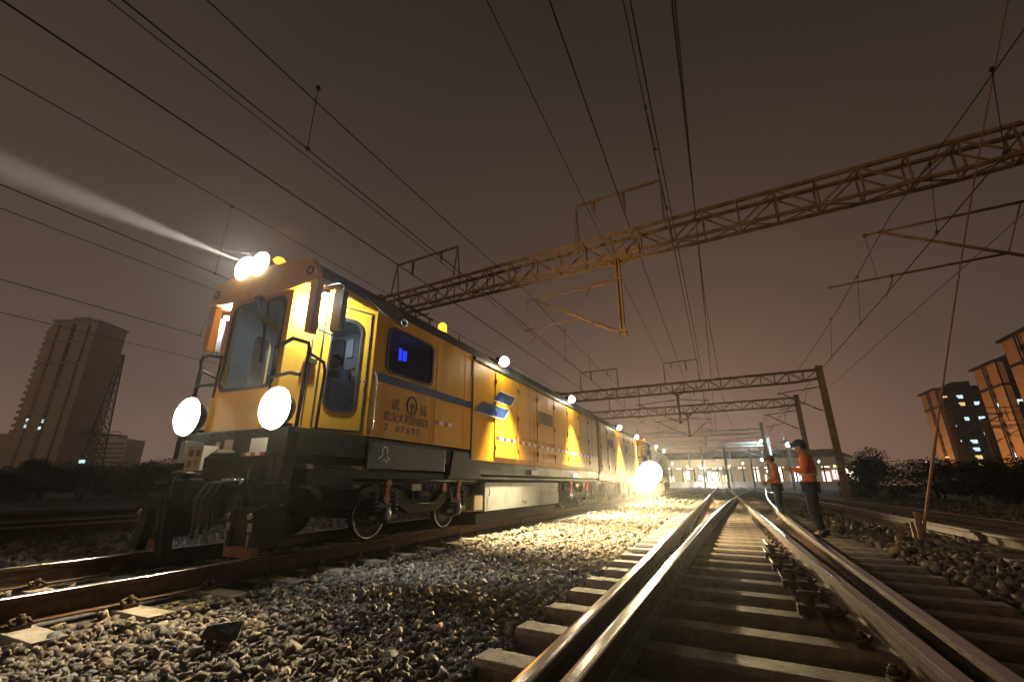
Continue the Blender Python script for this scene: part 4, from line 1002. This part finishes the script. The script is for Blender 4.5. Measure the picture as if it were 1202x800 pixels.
def person(loc,rz,label,group,J,jacket,helmet,torch=True,seated=False,headtilt=0.,scale=1.):
    """J: dict of joints, facing +y local, feet at z=0"""
    root=thing('person',loc,label,'person',group,rz=rz);root.rotation_euler.z=rz;rootlocal(root);root.scale=(scale,)*3
    V=[];Ed=[];Rd=[];ix={}
    def add(n,p,r,par=None):
        ix[n]=len(V);V.append(Vector(p));Rd.append(r)
        if par is not None:Ed.append((ix[par],ix[n]))
    add('pel',J['pel'],(.115,.095));add('spi',J['spi'],(.11,.085),'pel');add('che',J['che'],(.135,.095),'spi');add('nb',J['neck'],.052,'che');add('nk',J['head']-Vector((0,.01,.10)),.05,'nb')
    for s,n in((-1,'l'),(1,'r')):
        add('sh'+n,J['sh'+n],.06,'che');add('el'+n,J['el'+n],.043,'sh'+n);add('wr'+n,J['wr'+n],.03,'el'+n)
        add('hp'+n,J['hp'+n],.085,'pel');add('kn'+n,J['kn'+n],.058,'hp'+n);add('an'+n,J['an'+n],.04,'kn'+n);add('to'+n,J['an'+n]+Vector((0,.15,-.045)),.035,'an'+n)
    body=skinned('body',V,Ed,Rd,M['skin'],root)
    # head and hands joined into the body mesh
    q=MB();H=J['head'];nu,nv=20,16;vs=[]
    for i in range(nv+1):
        a=math.pi*i/nv;z=math.cos(a)
        for j in range(nu):
            tt=2*math.pi*j/nu;x=math.sin(a)*math.cos(tt);y=math.sin(a)*math.sin(tt)
            rx,ry,rz_=.076,.098,.118
            px,py,pz=x*rx,y*ry,z*rz_
            if z<-.2: px*=1-.28*min(1,(-z-.2)/.7);py*=1-.10*min(1,(-z-.2)/.7)
            if y>.6 and abs(x)<.35 and -.35<z<.12: py+=.022*(1-abs(x)/.35)*(1 if z<0 else .5)
            if y>.5 and .05<z<.3 and .2<abs(x)<.65: py-=.010
            if y>.6 and abs(x)<.4 and -.72<z<-.52: py+=.006
            vs.append(Vector((px,py,pz)))
    Rt=Matrix.Rotation(headtilt,3,'X');vs=[H+Rt@v for v in vs]
    q.add(vs,[(i*nu+j,(i+1)*nu+j,(i+1)*nu+(j+1)%nu,i*nu+(j+1)%nu) for i in range(nv) for j in range(nu)],0,True)
    for s in(-1,1): q.sphere(H+Rt@Vector((s*.078,-.005,-.01)),.026,8,6,sx=.35,sz=1.2)
    for n,s in(('l',-1),('r',1)):
        w_=J['wr'+n];d=(w_-J['el'+n]).normalized();sd_=Vector((0,1,0)) if abs(d.y)<.7 else Vector((0,0,1));sd_=(sd_-d*sd_.dot(d)).normalized();up=d.cross(sd_)
        q.tube([w_,w_+d*.035,w_+d*.09],[.026,.033,.036],8)
        for f,(o_,l) in enumerate(((-.03,.075),(-.01,.085),(.01,.08),(.028,.062))):
            p0=w_+d*.085+sd_*o_;q.tube([p0,p0+d*l*.5+up*s*-.008,p0+d*l*.8+up*s*-.03,p0+d*l*.9+up*s*-.045],[.0095,.009,.008,.006],6)
        p0=w_+d*.03+sd_*.03;q.tube([p0,p0+sd_*.03+d*.03,p0+sd_*.035+d*.06],[.011,.0095,.007],6)
    tmp=q.build('head',M['skin'])
    bm=bmesh.new();bm.from_mesh(body.data);bm.from_mesh(tmp.data);bm.to_mesh(body.data);bm.free();bpy.data.objects.remove(tmp)
    q=MB()
    for s in(-1,1): q.sphere(H+Rt@Vector((s*.03,.083,.012)),.011,8,6)
    q.build('eye',M['eye'],root)
    q=MB();vs=[]
    q.sphere((0,0,0),1,18,12);q.v=[tuple(H+Rt@Vector((x*.082,y*.103-.006,max(z,-.35 if y<.1 else .28)*.125))) for x,y,z in q.v];q.build('hair',M['hair'],root)
    # jacket
    V=[];Ed=[];Rd=[];ix.clear()
    add('che',J['che'],(.165,.125));add('spi',J['spi'],(.155,.125),'che');add('pel',J['pel']+Vector((0,0,-.03)),(.165,.13),'spi');add('nb',J['neck']+Vector((0,0,-.02)),.072,'che')
    if not seated:add('hem',J['pel']+Vector((0,0,-.12)),(.165,.13),'pel')
    for n in'lr':
        add('sh'+n,J['sh'+n],.082,'che');add('el'+n,J['el'+n],.066,'sh'+n);add('wr'+n,J['wr'+n]-(J['wr'+n]-J['el'+n])*.06,.05,'el'+n)
    jk=skinned('jacket',V,Ed,Rd,jacket,root,sub=2)
    if not seated:
        q=MB()
        for z,a,b in((J['spi'].z-.03,.163,.135),):
            pts=[Vector((J['spi'].x+a*math.cos(u),J['spi'].y+b*math.sin(u),z)) for u in np.linspace(0,2*math.pi,28,endpoint=False)];q.tube(pts,.016,6,closed=True)
        q.build('reflective_band',M['reflect'],jk)
    V=[];Ed=[];Rd=[];ix.clear()
    add('pel',J['pel'],(.135,.11))
    for n in'lr':
        add('hp'+n,J['hp'+n],.10,'pel');add('kn'+n,J['kn'+n],.078,'hp'+n);add('an'+n,J['an'+n]+Vector((0,0,.03)),.062,'kn'+n)
    skinned('trousers',V,Ed,Rd,M['trousers'],root,sub=2)
    q=MB()
    for n in'lr':
        a=J['an'+n];q.tube([a+Vector((0,-.05,.06)),a+Vector((0,-.05,-.04))],[.055,.05],10);q.tube([a+Vector((0,-.09,-.05)),a+Vector((0,0,-.045)),a+Vector((0,.12,-.055)),a+Vector((0,.19,-.06))],[.04,.048,.045,.028],10)
    q.build('boot',M['boot'],root)
    if helmet:
        q=MB();q.sphere((0,0,0),1,20,12);q.v=[tuple(H+Rt@Vector((x*.10,y*.122-.005,.035+max(z,-.05)*.115))) for x,y,z in q.v]
        q.tube([H+Rt@Vector((.108*math.cos(u),.135*math.sin(u)+(.03 if math.sin(u)>0 else 0)*math.sin(u),.034)) for u in np.linspace(0,2*math.pi,24,endpoint=False)],.010,6,closed=True);hm=q.build('cap',helmet,root)
        if torch:
            q=MB();q.box(-.05,.05,.11,.155,.055,.105);q.v=[tuple(H+Rt@Vector(v)) for v in q.v];tb=q.build('headlamp',M['gasket'],hm,bevel=.006)
            q=MB();q.lathe((0,.156,.08),(0,1,0),[(0,.04),(.03,.04),(.05,.025),(.056,0)],14);q.v=[tuple(H+Rt@Vector(v)) for v in q.v];q.build('lens',M['e_torch'],tb)
    return root
Vc=lambda *a:Vector(a)
def stand(**k):
    J=dict(pel=Vc(0,0,.93),spi=Vc(0,.0,1.13),che=Vc(0,-.01,1.33),neck=Vc(0,0,1.48),head=Vc(0,.03,1.60),shl=Vc(-.185,-.01,1.41),shr=Vc(.185,-.01,1.41),ell=Vc(-.25,-.05,1.14),elr=Vc(.25,-.05,1.14),wrl=Vc(-.25,.07,.90),wrr=Vc(.25,.07,.90),
      hpl=Vc(-.095,0,.88),hpr=Vc(.095,0,.88),knl=Vc(-.11,.03,.48),knr=Vc(.11,.02,.48),anl=Vc(-.12,-.02,.10),anr=Vc(.13,-.03,.10));J.update(k);return J
# taller worker: facing the train (left), one forearm raised
person((1.49,10.0,-.24),R(72),'worker in bright orange jacket and dark blue cap with white headlamp, nearer the portal column','workers by the turnout',
   stand(elr=Vc(.24,-.06,1.15),wrr=Vc(.22,.06,.92),ell=Vc(-.25,.0,1.15),wrl=Vc(-.16,.24,1.20),head=Vc(0,.05,1.595),che=Vc(0,-.03,1.33)),M['vest'],M['helmetblue'],headtilt=R(-8))
person((1.33,14.0,-.24),R(80),'worker in faded orange jacket and rust coloured cap, left of the brighter jacket','workers by the turnout',
   stand(head=Vc(0,.06,1.58),wrl=Vc(-.20,.22,1.0),wrr=Vc(.20,.2,1.0)),M['vestlight'],M['helmetred'],headtilt=R(-18),scale=.97)
# driver behind the cab door window
sit=dict(pel=Vc(0,0,.40),spi=Vc(0,.03,.58),che=Vc(0,.06,.78),neck=Vc(0,.09,.92),head=Vc(0,.13,1.04),shl=Vc(-.185,.06,.85),shr=Vc(.185,.06,.85),ell=Vc(-.23,.12,.61),elr=Vc(.23,.12,.61),wrl=Vc(-.17,.34,.60),wrr=Vc(.14,.30,.78),
   hpl=Vc(-.095,0,.38),hpr=Vc(.095,0,.38),knl=Vc(-.11,.36,.46),knr=Vc(.11,.36,.46),anl=Vc(-.11,.55,.12),anr=Vc(.11,.55,.12))
person((XC+.52,4.28,1.31),R(176),'driver in dark jacket seated behind the cab door window',None,sit,M['jacketdark'],None,seated=True,scale=.92)
# ------------------------------------------------------------------ buildings
CY,SY=math.cos(YAW),math.sin(YAW)
def cw(lat,D):return Vector((CY*lat-SY*D,SY*lat+CY*D,0))
def apartment(label,X0,Y0_,dx,dy,zt,lit,seed):
    """end wall on the -x side (dy deep), windowed facade on the -y side (dx wide)"""
    rnd=random.Random(seed)
    t=thing('apartment_tower',(X0,Y0_,-.62),label,'building','orange-sided apartment towers')
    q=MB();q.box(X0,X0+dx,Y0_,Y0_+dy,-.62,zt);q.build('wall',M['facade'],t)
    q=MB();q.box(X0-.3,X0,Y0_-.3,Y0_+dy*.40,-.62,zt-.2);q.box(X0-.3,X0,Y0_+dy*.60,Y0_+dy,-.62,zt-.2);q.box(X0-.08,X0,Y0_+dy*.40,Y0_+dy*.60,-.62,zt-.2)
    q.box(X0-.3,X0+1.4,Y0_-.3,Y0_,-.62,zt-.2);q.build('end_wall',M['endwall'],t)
    q=MB();q.box(X0-1.1,X0+dx+1,Y0_-1.1,Y0_+dy+1,zt-.1,zt+.5);q.box(X0+dx*.3,X0+dx*.55,Y0_+2,Y0_+dy-2,zt+.5,zt+3);q.build('roof_slab',M['trimdark'],t)
    q=MB();zb=zt-7.2
    q.box(X0-.55,X0+1.5,Y0_-.5,Y0_+dy+.1,zb-.35,zb+.35);q.build('cornice',M['trimdark'],t)
    nf=int(zt/3.0);fl=[zt-1.2-3.0*(k+1) for k in range(nf) if zt-3.0*(k+1)>1]
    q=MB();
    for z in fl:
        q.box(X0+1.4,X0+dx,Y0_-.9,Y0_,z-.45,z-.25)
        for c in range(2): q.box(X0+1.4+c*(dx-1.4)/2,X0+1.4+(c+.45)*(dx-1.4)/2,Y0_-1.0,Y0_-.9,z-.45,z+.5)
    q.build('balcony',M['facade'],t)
    # stair windows in the end wall and a few lit ones
    cols=[X0+2.4+(dx-3.6)*k/4 for k in range(5)]
    dark=MB()
    wins=[]
    for z in fl:
        for c in cols: wins.append((c,z))
    lits=set(rnd.sample(range(len(wins)),lit))
    for i,(c,z) in enumerate(wins):
        if i in lits:
            q=MB();wd=rnd.uniform(1.4,2.4);q.box(c-wd/2,c+wd/2,Y0_-.04,Y0_+.02,z-.1,z+1.25);q.bar((c,Y0_-.05,z-.1),(c,Y0_-.05,z+1.25),.08,.05,mi=1)
            q.build('lit_window',[M['e_winw'] if rnd.random()<.2 else M['e_win'],M['trimdark']],t)
        else: dark.box(c-.75,c+.75,Y0_-.03,Y0_+.02,z-.1,z+1.25)
    dark.build('window_row',M['winglass'],t)
    q=MB()
    for z in fl:
        for y in(Y0_+dy*.44,Y0_+dy*.52): q.box(X0-.10,X0-.05,y,y+.05*dy,z-.1,z+1.3)
    q.build('stair_window',M['winglass'],t)
    for z in rnd.sample(fl,3):
        q=MB();q.box(X0-.14,X0-.08,Y0_+dy*.45,Y0_+dy*.55,z-.1,z+1.2);q.build('lit_stair_window',M['e_win'],t)
    q=MB()
    for y in(Y0_+dy*.40,Y0_+dy*.5,Y0_+dy*.6): q.bar((X0-.2,y,0),(X0-.2,y,zt-.3),.35,.25)
    q.build('downpipe',M['trimdark'],t)
# orange-sided towers at right (positions from the view geometry)
def place(x,y_top,x2,D):pass
apartment('orange-sided apartment tower farthest left in its row, with many lit windows',86.8,238,22,14.5,38.2,27,1)
apartment('middle orange-sided apartment tower between the lower and the tallest one',81.8,180,17,13,36.5,12,5)
apartment('tallest and nearest orange-sided apartment tower of the row',76,147,26,14,38,12,9)
# pale stepped tower at left
def pale_tower():
    D=195.
    base=cw(-206*D/190,D);base.z=-.62
    t=thing('apartment_tower',base,'huge pale stepped apartment tower at far left, with balcony notches down its left side','building',None,rz=YAW);t.rotation_euler.z=YAW;rootlocal(t)
    k=.87;H_=75;q=MB()
    q.box(-9*k,15.5*k,0,16,0,H_);q.box(-14*k,-9*k,2.5,14,0,H_-1.5);
    q.build('wall',M['tower'],t)
    q=MB();nf=24
    for i in range(nf):
        z=2+i*(H_-4)/nf
        q.box(-(17.2-i*.06)*k,-14*k,3,12,z,z+.6);q.box(-(17.0-i*.06)*k,-14*k,3.1,3.3,z+.6,z+1.5)
        if i%2==0:q.box(-15.6*k,-14*k,5,11,z+.5,z+2.6)
    q.build('balcony',M['tower2'],t)
    q=MB()
    for x in(-5.2,2.4,3.4,11.2): q.box((x-.55)*k,(x+.55)*k,-.12,.02,1,H_-1.5)
    q.build('window_strip',M['winglass'],t)
    q=MB()
    for i in range(28):
        z=2+i*2.45*k
        for x in(-5.2,2.9,11.2): q.box((x-1.1)*k,(x+1.1)*k,-.3,-.1,z,z+.35)
    q.build('sill',M['trimdark'],t)
    q=MB()
    for f in(.86,.72): q.box(-9.4*k,15.9*k,-.5,.02,H_*f,H_*f+1.0)
    q.box(-9.5*k,16*k,-.6,16.5,H_-.2,H_+.8);q.box(-3*k,6*k,3,11,H_+.8,H_+3.2);q.box(8*k,10*k,3,6,H_+.8,H_+2.4);q.build('cornice',M['tower2'],t)
    q=MB()
    for x,z in((-5.2,31.5),(-5.2,28.5),(2.9,31),(2.4,27.5)): q.box((x-.6)*k,(x+.6)*k,-.16,-.12,z*k,(z+1.5)*k)
    q.build('lit_window',M['e_win'],t)
    w_=MB();w_.box(-24*k,-14*k,4,18,0,26*k)
    for i in range(8): w_.box(-24.4*k,-14*k,3.6,4,2+i*3*k,2.5+i*3*k)
    w_.build('low_wing',M['tower'],t)
pale_tower()
b=cw(-273,300);b.z=-.62
t=thing('office_block',b,'low grey block behind the lattice mast at left','building',None,rz=YAW);rootlocal(t);t.rotation_euler.z=YAW
q=MB();q.box(-12,13,0,15,0,30);q.box(-9,4,2,10,30,33);q.build('wall',M['tower2'],t)
q=MB()
for i in range(9): q.box(-11,12,-.1,.02,3*i+2,3*i+3.4)
q.build('window_row',M['winglass'],t)
# lattice mast
b=cw(-140,150);b.z=-.62
t=thing('lattice_mast',b,'slender steel lattice radio mast beside the pale tower','mast',None,rz=YAW);rootlocal(t);t.rotation_euler.z=YAW
q=MB();Hm=45.2;n=15
def wd(z):return 2.6+(.35-2.6)*(z/Hm)**.8
zs=[Hm*i/n for i in range(n+1)]
for a in range(4):
    s=[(-1,-1),(1,-1),(1,1),(-1,1)]
    for z0,z1 in zip(zs[:-1],zs[1:]):
        p0=(s[a][0]*wd(z0),s[a][1]*wd(z0),z0);p1=(s[a][0]*wd(z1),s[a][1]*wd(z1),z1);b_=(a+1)%4
        r0=(s[b_][0]*wd(z0),s[b_][1]*wd(z0),z0);r1=(s[b_][0]*wd(z1),s[b_][1]*wd(z1),z1)
        q.bar(p0,p1,.34);q.bar(p0,r1,.2);q.bar(r0,p1,.2);q.bar(p1,r1,.2)
q.build('frame',M['slate'],t)
q=MB();q.box(-4,4,-4,4,17,17.3);
for x in(-4,4):
    q.bar((x,-4,18.3),(x,4,18.3),.12);q.bar((-4,x,18.3),(4,x,18.3),.12)
q.build('platform',M['slate'],t)
q=MB();q.box(-1.2,.6,-3.2,-3.0,7.6,8.6);q.build('lamp',M['e_win'],t)
# ------------------------------------------------------------------ station at the end of the line
t=thing('station_hall',(12,120,-.6),'long flat-roofed station hall with a glowing band of windows at the end of the tracks','building')
q=MB();q.box(-16,27,112,114,.9,1.1);q.box(-16,27,112.2,140,-.6,.9);q.build('platform_wall',M['pave'],t)
q=MB();q.prism([(-18,6.0),(27,6.0),(23,7.9),(-18,7.9)],'y',118,150);q.build('roof',M['hall'],t)
q=MB();q.box(-18,30,115.5,117.6,4.3,6.1);q.build('fascia',M['hallw'],t)
q=MB();
for k in range(17): q.cyl((-16+k*2.6,116.5,.9),(-16+k*2.6,116.5,4.3),.16,n=8)
q.build('column_row',M['trimdark'],t)
q=MB();
rr=random.Random(4);x=-16
while x<26:
    wq=rr.uniform(.25,1.5);
    if rr.random()<.85:q.box(x,x+wq,121,121.1,rr.choice((1.0,1.0,1.6)),rr.uniform(2.0,3.9),mi=rr.choice((0,0,1,2,3)))
    x+=wq+rr.uniform(.1,.6)
q.build('lit_window_band',[M['e_hall'],em('hall_light_pink',(1,.66,.62),1.8),em('hall_light_blue',(.7,.9,1),2.2),em('hall_light_amber',(1,.6,.25),1.4)],t)
q=MB();q.box(-18,27,121.2,121.5,-.6,6);q.build('back_wall',M['hallw'],t)
q=MB()
for k in range(16): q.box(-15+k*2.7,-13.6+k*2.7,116.6,116.8,4.0,4.18)
q.build('canopy_light',M['e_hall'],t)
for k,(x,Y,z,lab) in enumerate(((6.9,84,7.4,'white floodlight on the pale portal by the station'),(-1.2,84,2.0,'white lamp low before the station platform'))):
    t=thing('floodlight',(x,Y,z),lab,'floodlight')
    q=MB();q.box(x-.25,x+.25,Y-.12,Y+.1,z-.12,z+.14);q.bar((x,Y,z+.1),(x+.1,Y+4,z+.2),.06);q.build('housing',M['slate'],t,bevel=.02)
    q=MB();q.box(x-.2,x+.2,Y-.14,Y-.121,z-.09,z+.1);q.build('lens',M['e_white'],t)
for k,(x,y,lab) in enumerate(((64,246,'added sodium street lamp at the foot of the lower orange-sided tower'),(59,187,'added sodium street lamp between the middle and the tallest orange-sided tower'),(53,154,'added sodium street lamp at the foot of the tallest orange-sided tower'))):
    t=thing('added_street_lamp',(x,y,-.6),lab,'street lamp','added street lamps by the towers')  # unseen lamps added to light the tower end walls
    q=MB();q.tube([(x,y,-.6),(x,y,6.6),(x+.5,y,7.2),(x+1.3,y,7.3)],[.1,.07,.06,.05],8);q.build('post',M['slate'],t)
    q=MB();q.box(x+1.1,x+1.8,y-.16,y+.16,7.24,7.4);q.build('lamp_head',M['slate'],t,bevel=.03)
    q=MB();q.box(x+1.15,x+1.75,y-.12,y+.12,7.2,7.235);q.build('lens',M['e_street'],t)
    spot((x+1.9,y,7.3),(x+25,y,15),15000,112,.5,(1,.58,.27),.2)
rr=random.Random(11)
for k in range(11):
    x=-9+k*2.9+rr.uniform(-.8,.8);Y=rr.uniform(92,111);z=rr.uniform(2.6,4.8)
    cool=k%3!=1  # lamps added to brighten the row before the station
    t=thing('added_lamp_post',(x,Y,-.6),('added slim platform lamp with a cold white head before the station hall' if cool else 'added slim platform lamp with a warm amber head before the station hall'),'lamp post','added platform lamps before the station hall')
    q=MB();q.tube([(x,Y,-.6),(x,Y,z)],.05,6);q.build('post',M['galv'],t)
    q=MB();q.sphere((x,Y,z+.14),.17,10,8);q.build('lens',M['e_white'] if cool else M['e_street'],t)
for k,(x,Y) in enumerate(((-2.4,80),(2.1,96),(8.6,70),(11.5,92),(-5.5,100))):
    t=thing('mast',(x,Y,-.6),'thin pale catenary mast among the platform lamps','mast','pale masts among the platform lamps')
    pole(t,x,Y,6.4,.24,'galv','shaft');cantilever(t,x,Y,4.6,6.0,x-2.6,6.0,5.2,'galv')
t=thing('floodlight',(-3.62,27,-.3),'oversized round floodlight shaped as the glare of the far lamp, on an added stand by the far end of the train','floodlight')
q=MB();q.lathe((-3.62,27,1.3),(.13,-1,-.02),[(-.42,.08),(-.36,.30),(-.08,.60),(0,.62),(0,.5)],28);q.build('reflector',M['slate'],t)  # round head sized to the far lamp's glare; its stand is added
q=MB();q.tube([(-3.62,27.2,-.3),(-3.62,27.2,1.2)],.04,8)
for a in range(3):q.tube([(-3.62,27.2,.35),(-3.62+.5*math.cos(a*2.1),27.2+.5*math.sin(a*2.1),-.3)],.025,6)
q.build('stand',M['slate'],t)
q=MB();q.lathe((-3.62,27,1.3),(.13,-1,-.02),[(.01,.63),(.06,.6),(.16,.4),(.2,0)],28);q.build('lens',em('floodlight_glare',(1,.84,.50),10),t)
# small lamps of the yard
for lab,loc,m,r in(('small blue shunting signal light in front of the bushes at right',(24.5,36,2.6),'e_dot',.13),('small blue signal light before the bushes at left',(-46,31,2.6),'e_dot',.17),('orange street lamp above the bushes at left',(-78,62,8.2),'e_street',.55),('tiny white lamp low in the dark bushes at left',(-60,26,1.6),'e_white',.16),('small white street lamp right of the orange one at left',(-70,66,7.6),'e_win',.35)):
    t=thing('lamp',(loc[0],loc[1],-.6),lab,'lamp')
    q=MB();q.cyl((loc[0],loc[1],-.6),(loc[0],loc[1],loc[2]-r),.05,n=8);q.lathe((loc[0],loc[1],loc[2]-r),(0,0,1),[(0,.06),(.02,r*.8),(.05,.1)],12);q.build('post',M['slate'],t)
    q=MB();q.sphere(loc,r,12,8);q.build('lens',M[m],t)
# ------------------------------------------------------------------ bushes
def bush_mesh(seed,n,h,wd_):
    g=np.random.default_rng(seed);cl=[(g.uniform(-wd_,wd_)*.8,g.uniform(-wd_,wd_)*.5,h*g.uniform(.25,.85),h*g.uniform(.16,.34)) for _ in range(12)]
    V=[];F=[]
    for i in range(n):
        cx,cy_,cz,r=cl[g.integers(12)];d=g.normal(size=3);d/=np.linalg.norm(d);rad=r*g.uniform(.55,1.12)
        p=np.array([cx,cy_,cz])+d*rad*np.array([1.2,1.2,1.0])
        if p[2]<.02:p[2]=g.uniform(.02,h*.3)
        s=h*.019*g.uniform(.6,1.6);a=g.normal(size=3);a/=np.linalg.norm(a);b=np.cross(a,g.normal(size=3));b/=np.linalg.norm(b)+1e-6
        k=len(V);V+=[p-a*s,p-b*s*.5,p+a*s*1.2,p+b*s*.5];F.append((k,k+1,k+2,k+3))
    me=bpy.data.meshes.new('crown');me.from_pydata([tuple(v) for v in V],[],F);me.materials.append(M['leafdark']);return me
def bush_stem(h):
    q=MB()
    for k in range(5):
        a=k*1.3;q.tube([(0,0,-.2),(.15*h*math.cos(a),.1*h*math.sin(a),h*.4),(.3*h*math.cos(a),.2*h*math.sin(a),h*.75)],[.06*h*.3,.04*h*.3,.01],6)
    return q
BM=[bush_mesh(50+i,9000,1.0,.75) for i in range(4)]
sm_=bush_stem(1.0)
def bush(x,y,h,label,group,k,wide=1.):
    h*=.80 if x>0 else .74
    t=thing('bush',(x,y,-.6),label,'bush',group,rz=random.uniform(0,6));rootlocal(t);t.scale=(h*wide,h*wide,h)
    c=bpy.data.objects.new('crown',BM[k%4]);COL.objects.link(c);c.parent=t
    s=bpy.data.objects.new('stem',STEM);COL.objects.link(s);s.parent=t
s0=sm_.build('stem',M['bark']);STEM=s0.data;bpy.data.objects.remove(s0)
k=0
for x,y,h in((10.5,44,4.6),(13.5,41,3.4),(15.8,38,3.2),(17.5,35,3.4),(16.5,31,3.3),(18.8,30,4.0),(18.0,27,3.9),(17.6,24.5,3.3),(20.5,24,3.2),(19.8,21,2.6),(22.5,21.5,2.7),(22.5,18.5,2.3),(25.5,19,2.5),(24.5,15.5,1.9),(28,17,2.3)):
    bush(x,y,h,'dark leafy bush in the hedge in front of the orange-sided towers' if k else 'dark upright bush beside the second portal column, end of the hedge','dark bushes along the right yard',k,1.7 if k else 1.0);k+=1
for x,y,h in((-52,12,3.0),(-50,16,3.3),(-49,20,3.6),(-48,24,4.2),(-47,28,4.8),(-45,31.5,4.4),(-43,35,5.0),(-41,38.5,5.4),(-38,41,5.2),(-36,45,6.0),(-32,47,6.2),(-56,20,4.5),(-55,26,5.0),(-52,32,5.6),(-28,49,6.0),(-24,52,6)):
    bush(x,y,h,'dark leafy bush in the row below the pale stepped tower','dark bushes beyond the left tracks',k,1.2);k+=1
# ------------------------------------------------------------------ lamp light
WARM=(1,.86,.60);COOL=(.82,.92,1)
for s in(-1,1):
    x=XC+s*.77
    spot((x,Y0-.18,1.475),(x+(.9 if s>0 else -.4),Y0-4,.15),1300,118,.5,(1,.80,.46),.12)
    point((XC+s*.93,Y0+.22,2.84),150 if s>0 else 130,COOL,.03)
spot((XC-.25,Y0-.12,3.44),(XC-.25,Y0-20,2.2),1500000,9,1,(1,.93,.80),.012)
spot((XC-.25,Y0-.12,3.44),(XC+.6,Y0-4,2.6),700,130,.5,(1,.93,.8),.12)
spot((XC-.25,Y0-.12,3.44),(XC-.25,Y0-20,2.8),9000,24,.9,(1,.93,.8),.01)
spot((XS+.24,8.2,3.3),(-3.4,13.0,6.6),700,60,.9,(1,.70,.30),.05)
point((XC+.10,Y0+.1,3.85),40,(1,.42,.05),.08)
for y,p in((8.2,260),(13.1,340),(20.4,300),(25.1,300)):
    spot((XS+.34,y,3.10),(XS+1.45,y+.3,0),p*34,88,.95,(1,.79,.45),.06)
    point((XS+.24,y,3.16),p*.14,WARM,.05)
spot((-3.59,26.7,1.3),(-2.5,13,-.2),70000,13,.9,(1,.80,.42),.05)
spot((-3.5,26.6,1.3),(2.6,0,.7),12000,36,.7,(1,.80,.42),.3)
point((6.5,83.6,7.2),2600,(.75,1,1),.2);point((-3,108,3.5),4500,(1,.9,.75),.3)
spot((XC+1.0,Y0+.25,2.8),(-2.75,4.05,-.2),380,44,.9,(.82,.91,1),.03)
# added beams at the workers' headlamps, standing in for untraced light on the train
spot((1.30,10.08,1.48),(-4.05,7.2,1.9),190,62,.9,(1,.85,.62),.03)
spot((1.14,14.05,1.42),(-4.05,12.0,1.7),200,60,.9,(1,.85,.62),.03)
# ------------------------------------------------------------------ night haze
hz=MB();hz.box(-398,398,-398,398,-1.7,95)
h=hz.build('haze',[]);h['kind']='stuff'
hm=bpy.data.materials.new('haze');hm.use_nodes=True;nt=hm.node_tree
for n in list(nt.nodes):nt.nodes.remove(n)
o_=nt.nodes.new('ShaderNodeOutputMaterial');v_=nt.nodes.new('ShaderNodeVolumePrincipled');v_.inputs['Density'].default_value=.0009;v_.inputs['Anisotropy'].default_value=.85;v_.inputs['Color'].default_value=(.92,.9,.88,1)
nt.links.new(v_.outputs[0],o_.inputs['Volume']);h.data.materials.append(hm)
